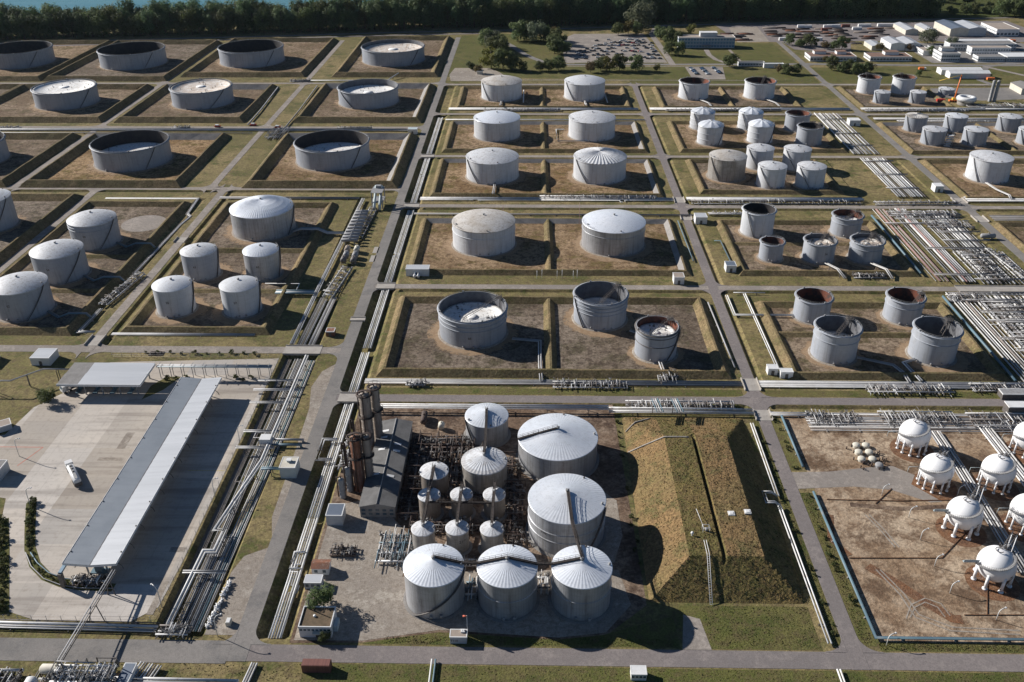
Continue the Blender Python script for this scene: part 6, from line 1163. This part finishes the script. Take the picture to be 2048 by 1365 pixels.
PROT['oak']=[tree_proto('round_tree','tree',10,5.6,'leaf_oak',1700,.5,lobes=20,low=.02),tree_proto('round_tree','tree',11,5.4,'leaf_oak',1700,.5,lobes=18,low=.02)]
PROT['autumn']=[tree_proto('round_tree','tree',9,4.8,'leaf_autumn',1300,.45,lobes=16,low=.03)]
PROT['willow']=[tree_proto('willow_tree','tree',14,8,'leaf_willow',2000,.6,lobes=22,low=.02)]
PROT['yellow']=[tree_proto('round_tree','tree',8,4.5,'leaf_yellow',1200,.42,lobes=14,low=.03)]
PROT['bush']=[tree_proto('bush','bush',2.6,1.7,'leaf_bush',420,.24,lobes=8,low=.02),tree_proto('bush','bush',1.8,1.5,'leaf_bush',320,.22,lobes=7,low=.02)]
PROT['big']=[tree_proto('round_tree','tree',7.5,3.9,'leaf_oak',2600,.27,lobes=16,low=.1)]
USED=set()
def plant_tree(kind,x,y,lab,h=None,group=None,z=0):
    p=R.choice(PROT[kind]); base={'poplar':30,'oak':10,'autumn':9,'willow':14,'yellow':8,'bush':2.4,'big':7.5}[kind]; s=(h or base)/base
    rz=R.uniform(0,6.28); sc_=(s*R.uniform(.92,1.1),s*R.uniform(.92,1.1),s)
    if p.name not in USED: USED.add(p.name); p.location=(x,y,z); p.rotation_euler=(0,0,rz); p.scale=sc_; p['label']=lab; o=p
    else: o=dup(p,(x,y,z),rz,lab,sc_)
    if group: o['group']=group
    return o
# belt of poplars along the river
MARK=[(-600,'at the left corner of the view'),(-430,'behind the first open tanks on the left'),(-300,'behind the wide open tanks'),(-190,'between the tanks and the river'),(-90,'behind the tank with the rusty sunken roof'),(0,'behind the willow clump'),(120,'behind the big car park'),(230,'behind the office block'),(340,'behind the storage yard'),(470,'behind the big halls')]
def mark(x): return [t for a,t in MARK if x>=a-40][-1] if x>-640 else MARK[0][1]
SOUTH=[(-760,930),(-558,972),(-490,985),(-413,992),(-300,1008),(-221,1016),(-143,1028),(-23,1040),(125,1060),(268,1082),(385,1090),(470,1098)]
def south(x):
    for (a,b),(c,d) in zip(SOUTH,SOUTH[1:]):
        if a<=x<=c: return b+(d-b)*(x-a)/(c-a)
    return SOUTH[-1][1]
BELT=[('front row',3,10,24,31),('second row',14,11,28,35),('third row',27,11.5,28,35)]
for row,dy,st,h0,h1 in BELT:
    x=-650
    while x<468:
        if R.random()<.96:
            hh=R.uniform(h0,h1)*(1.0 if x<-180 else 1.13)
            plant_tree('poplar',x+R.uniform(-2,2),south(x)+dy+R.uniform(-2.5,2.5),'%s poplar, %s of the river belt, %s'%('tall' if hh>29 else 'shorter',row,mark(x)),hh,'poplars of the river belt')
        x+=st*R.uniform(.7,1.15)
x=-150
while x<470:
    plant_tree('poplar',x,south(x)+46+R.uniform(-6,14),'poplar at the water side of the belt, %s'%mark(x),R.uniform(27,34),'poplars of the river belt'); x+=R.uniform(13,20)
for i in range(26):
    x=R.uniform(475,760); y=R.uniform(1180,1330); plant_tree(R.choice(('oak','willow','poplar')),x,y,'leafy tree of the wood beyond the green meadow at the upper right',R.uniform(14,22),'trees beyond the meadow')
for i in range(20): x=R.uniform(470,640); plant_tree('oak',x,R.uniform(1105,1130)+(x-470)*.08,'low leafy tree along the near edge of the green meadow',R.uniform(6,12),'small trees along the meadow')
for i in range(14): x=R.uniform(520,600); plant_tree('oak',x+20,1090+R.uniform(0,25),'dark tree at the upper right corner by the halls',R.uniform(14,22),'trees at the upper right corner')
m=MB(); m.sm=False
for i in range(9000):
    x=R.uniform(-650,470); y=south(x)+R.uniform(1,34); z=R.uniform(0,1)**1.6*9; d=Vector((R.uniform(-1,1),R.uniform(-1,1),R.uniform(-.2,1))).normalized(); t1=d.cross(Vector((R.uniform(-1,1),R.uniform(-1,1),R.uniform(-1,1)))).normalized(); t2=d.cross(t1); q=R.uniform(.8,1.8); p=Vector((x,y,z))
    k=m.add([tuple(p+t1*q),tuple(p+t2*q*.7),tuple(p-t1*q*.8),tuple(p-t2*q*.6)]); m.face([k,k+1,k+2,k+3])
struct('undergrowth',m,MT['leaf_poplar'],'stuff')
# single trees
for x,y,k,h,lab in ((-15,966,'oak',17,'dark round tree at the left of the willow clump'),(-6,972,'oak',16,'dark round tree at the back of the willow clump'),(4,961,'willow',19,'big silvery willow between dark round trees'),(14,966,'oak',13,'rounded tree between willow and car park'),(22,968,'autumn',14,'brownish tree at the corner of the car park'),(24,950,'oak',14,'dark round tree right of the willow'),(22,905,'oak',15,'dark round tree at the left side of the car park'),(29,904,'oak',14,'second dark tree touching the left side of the car park'),(26,925,'oak',14,'tall tree behind the two at the left of the car park'),
  (92,998,'oak',13,'green tree behind the car park, left of the large one'),(103,1001,'yellow',13,'yellowish tree behind the car park'),(112,998,'oak',11,'small tree behind the car park next to the large one'),(118,1016,'willow',29,'large lone olive tree standing in front of the belt'),
  (134,972,'oak',12,'dark tree left of the office block, farthest back'),(140,950,'oak',14,'big dark tree at the corner of the office block'),(147,944,'oak',12,'dark tree touching the office wall'),(134,902,'oak',11,'dark tree on the lawn, left of a pair'),(143,900,'oak',11,'dark tree on the lawn, right of a pair'),(170,999,'yellow',10,'small yellow tree behind the office block'),(183,851,'oak',12,'tree beside the gatehouse and the white path'),
  (-47,941,'oak',15,'first dark tree of the group beside the curved road'),(-40,936,'willow',15,'silvery tree of the group beside the curved road'),(-31,925,'oak',14,'dark tree of the group at the bend of the road'),(-38,915,'oak',14,'leaning dark tree of the group beside the curved road'),(-30,905,'oak',13,'low dark tree of the group beside the curved road'),(-38,845,'yellow',17,'tall yellow green tree beside the gravel patch'),(-27,842,'oak',16,'tall dark green tree next to the yellow green one'),(-18,838,'oak',13,'round tree right of the tall pair'),(-49,825,'autumn',8,'small brown tree on the gravel patch'),(-57,842,'oak',7,'small green tree behind the gravel patch'),(-54,838,'bush',4,'yellow green shrub behind the gravel patch'),
  (-8,833,'oak',8,'round tree left of a row on the verge'),(7,835,'oak',9,'small round tree on the verge behind the brown roofed tank'),(15,835,'oak',9,'middle round tree on the verge'),(24,838,'oak',12,'tall round tree on the verge'),(53,829,'autumn',10,'dark brown tree on the verge in front of the car park'),(63,836,'oak',12,'green tree on the verge, left of the bright one'),(71,834,'yellow',12,'bright green tree on the verge'),(80,835,'oak',13,'dark tree right of the bright one'),(95,836,'oak',12,'wide grey green tree on the verge'),(114,833,'yellow',6,'low yellow shrub tree on the verge'),
  (262,946,'oak',10,'round tree at the side road, left of four'),(270,936,'oak',8,'small round tree in front of the left one'),(279,944,'oak',10,'round tree right of the first pair'),(285,938,'oak',8,'low round tree right of the first pair'),(292,926,'autumn',8,'brownish tree behind the low white block'),(300,924,'oak',9,'round tree behind the low white block'),(309,925,'oak',11,'tall dark tree behind the low white block'),(344,919,'autumn',8,'reddish tree between the low halls'),
  (223,827,'autumn',8,'brown round tree at the left of the evergreen trio'),(229,822,'oak',9,'dark round tree in the middle of the trio'),(237,823,'oak',9,'dark round tree at the right of the trio'),(277,870,'autumn',6,'dark tree in front of the low white block'),(274,838,'oak',11,'dark tree at the left of the evergreen clump'),(280,830,'oak',9,'brown green tree in the evergreen clump'),(287,836,'oak',10,'tall tree in the evergreen clump'),(291,822,'oak',9,'low tree in the evergreen clump'),(299,826,'oak',10,'broad tree at the right of the evergreen clump'),(306,829,'autumn',9,'brownish tree closing the evergreen clump'),(344,815,'oak',5,'small round tree alone on the lawn'),
  (404,952,'willow',14,'broad olive tree beside the halls'),(373,918,'autumn',7,'thin tree between the grey green halls'),(388,897,'oak',9,'dark tree behind the two storey office'),(420,932,'willow',10,'grey green round tree between office blocks')):
    plant_tree(k,x,y,lab,h*1.12)
plant_tree('big',-60,183.5,'big leafy tree behind the mossy roofed house',8.4); plant_tree('big',-56.4,171.6,'small yellow green tree at the front of the mossy roofed house',3.6); plant_tree('big',-188.5,287,'dark bushy tree at the corner of the loading yard',6.5); plant_tree('big',-192,290,'dark bush next to the bushy tree at the loading yard',4.5)
for i,(x,y) in enumerate(((-145,305.5),(-141,306.5),(-148,304),(-120,306),(-117,304),(-114,306.5))):
    plant_tree('bush',x,y,'rough green shrub %s'%('on the strip dividing the yard drive' if i<0 else 'growing under the pipe rack behind the canopies'),R.uniform(1.4,2.6),'shrubs of the loading yard')
def along(P,step):
    for (a,b),(c,d) in zip(P,P[1:]):
        k=max(1,int(math.hypot(c-a,d-b)/step))
        for i in range(k): yield a+(c-a)*i/k,b+(d-b)*i/k
for n,(x,y) in enumerate(along([G(*q) for q in STRIP],1.15)):
    tall=y>G(60,1095)[1]
    plant_tree('bush',x+R.uniform(-.6,.6),y+R.uniform(-.5,.5),'dark shrub of the hedge strip dividing the yard drive' if tall else 'low shrub in the planted curve of the yard',R.uniform(1.2,2.3) if tall else R.uniform(.6,1.1),'shrubs of the planted strip')
for x,y in along([G(*q) for q in HEDGE],1.2): plant_tree('bush',x+R.uniform(-.8,.5),y+R.uniform(-.5,.5),'dark shrub of the hedge along the left edge of the yard drive',R.uniform(1.2,2.4),'shrubs along the left drive')
for i in range(18): plant_tree('bush',R.uniform(84.2,86),R.uniform(174,283),'dark low shrub on the verge left of the right hand road',R.uniform(.6,1.3),'shrubs of the road verges')
for i in range(26): plant_tree('bush',R.uniform(91.4,94),R.choice((R.uniform(173,236),R.uniform(250,282))),'dark low shrub between road and light blue pipe',R.uniform(.7,1.5),'shrubs of the road verges')
for i in range(14): plant_tree('bush',33.2+R.uniform(-.7,.7),R.uniform(200,280),'dark low shrub along the left foot of the gas mound',R.uniform(.8,1.6),'shrubs at the mound foot')
for i in range(10): plant_tree('bush',-165+i*5.3,325.5+R.uniform(-.7,.7),'dark shrub of the hedge above the loading yard',R.uniform(1.2,2),'hedge shrubs above the yard')
# rough grass on the mound and verges: one uncountable mass
def tufts(name,poly_fn,n,size,mat):
    m=MB()
    for i in range(n):
        x,y,z=poly_fn(); a=R.uniform(0,PI); s=size*R.uniform(.5,1.3); c,d=math.cos(a)*s,math.sin(a)*s; k=m.add([(x-c,y-d,z-.05),(x+c,y+d,z-.05),(x+c*.6+R.uniform(-.2,.2)*s,y+d*.6,z+s*R.uniform(.5,1.1)),(x-c*.7,y-d*.7+R.uniform(-.2,.2)*s,z+s*R.uniform(.5,1.1))]); m.face([k,k+1,k+2,k+3])
    struct(name,m,MT[mat],'stuff')
def onmound(): x,y=R.uniform(37,80),R.uniform(188,280); return x,y,mz(x,y)
tufts('grass',onmound,6000,.17,'moundgrass'); tufts('grass',onmound,4500,.2,'moundtop_shade')
def onlow():
    x,y=R.choice((lambda:(R.uniform(50,80),R.uniform(171,186)),lambda:(R.uniform(84,86),R.uniform(172,284)),lambda:(R.uniform(91.5,94.6),R.uniform(173,237)),lambda:(R.uniform(96,150),R.uniform(170.8,173)),lambda:(R.uniform(-110,150),R.uniform(158,163.3)),lambda:(R.uniform(-40,40),R.uniform(171,173.5))))(); return x,y,.03
tufts('grass',onlow,9000,.16,'greengrass')
# ================================================================== CAMERA AND LIGHT
cam=bpy.data.cameras.new('camera'); co=bpy.data.objects.new('camera',cam); COL.objects.link(co)
from mathutils import Matrix
mt=Matrix((rt2,up2,-fw)).transposed().to_4x4(); mt.translation=Vector((0,0,H)); co.matrix_world=mt
cam.sensor_width=36; cam.sensor_fit='HORIZONTAL'; cam.lens=F/2048*36; cam.clip_start=1; cam.clip_end=9000; sc.camera=co
AZ,EL=rad(155),rad(27)
sd=Vector((math.cos(AZ)*math.cos(EL),math.sin(AZ)*math.cos(EL),math.sin(EL)))
sun=bpy.data.lights.new('sun','SUN'); sun.energy=5.0; sun.angle=rad(.53); sun.color=(1,.955,.90); so=bpy.data.objects.new('sun',sun); COL.objects.link(so); so.rotation_euler=(-sd).to_track_quat('-Z','Y').to_euler(); so.location=(0,0,400)
wd=bpy.data.worlds.new('World'); sc.world=wd; wd.use_nodes=True; nt=wd.node_tree; bg=nt.nodes['Background']; sk=nt.nodes.new('ShaderNodeTexSky'); sk.sky_type='NISHITA'; sk.sun_disc=False; sk.sun_elevation=EL; sk.sun_rotation=PI/2-AZ; sk.altitude=100; sk.air_density=1; sk.dust_density=.3; sk.ozone_density=6
nt.links.new(sk.outputs[0],bg.inputs[0]); bg.inputs[1].default_value=.043
hz=MB().box(-2200,2200,-600,3000,-4,230); m,nt2,b2=newmat('haze_air'); nt2.nodes.remove(b2); pv=nt2.nodes.new('ShaderNodeVolumePrincipled'); pv.inputs['Color'].default_value=(.70,.85,1,1); pv.inputs['Density'].default_value=.00001; pv.inputs['Anisotropy'].default_value=.2; nt2.links.new(pv.outputs[0],nt2.nodes['Material Output'].inputs['Volume']); struct('haze',hz,m,'stuff')
sc.view_settings.view_transform='Standard'; sc.view_settings.look='None'; sc.view_settings.exposure=.46; sc.view_settings.gamma=1
sc.render.engine='CYCLES'; sc.cycles.max_bounces=5; sc.cycles.diffuse_bounces=2; sc.cycles.glossy_bounces=2; sc.cycles.use_denoising=True
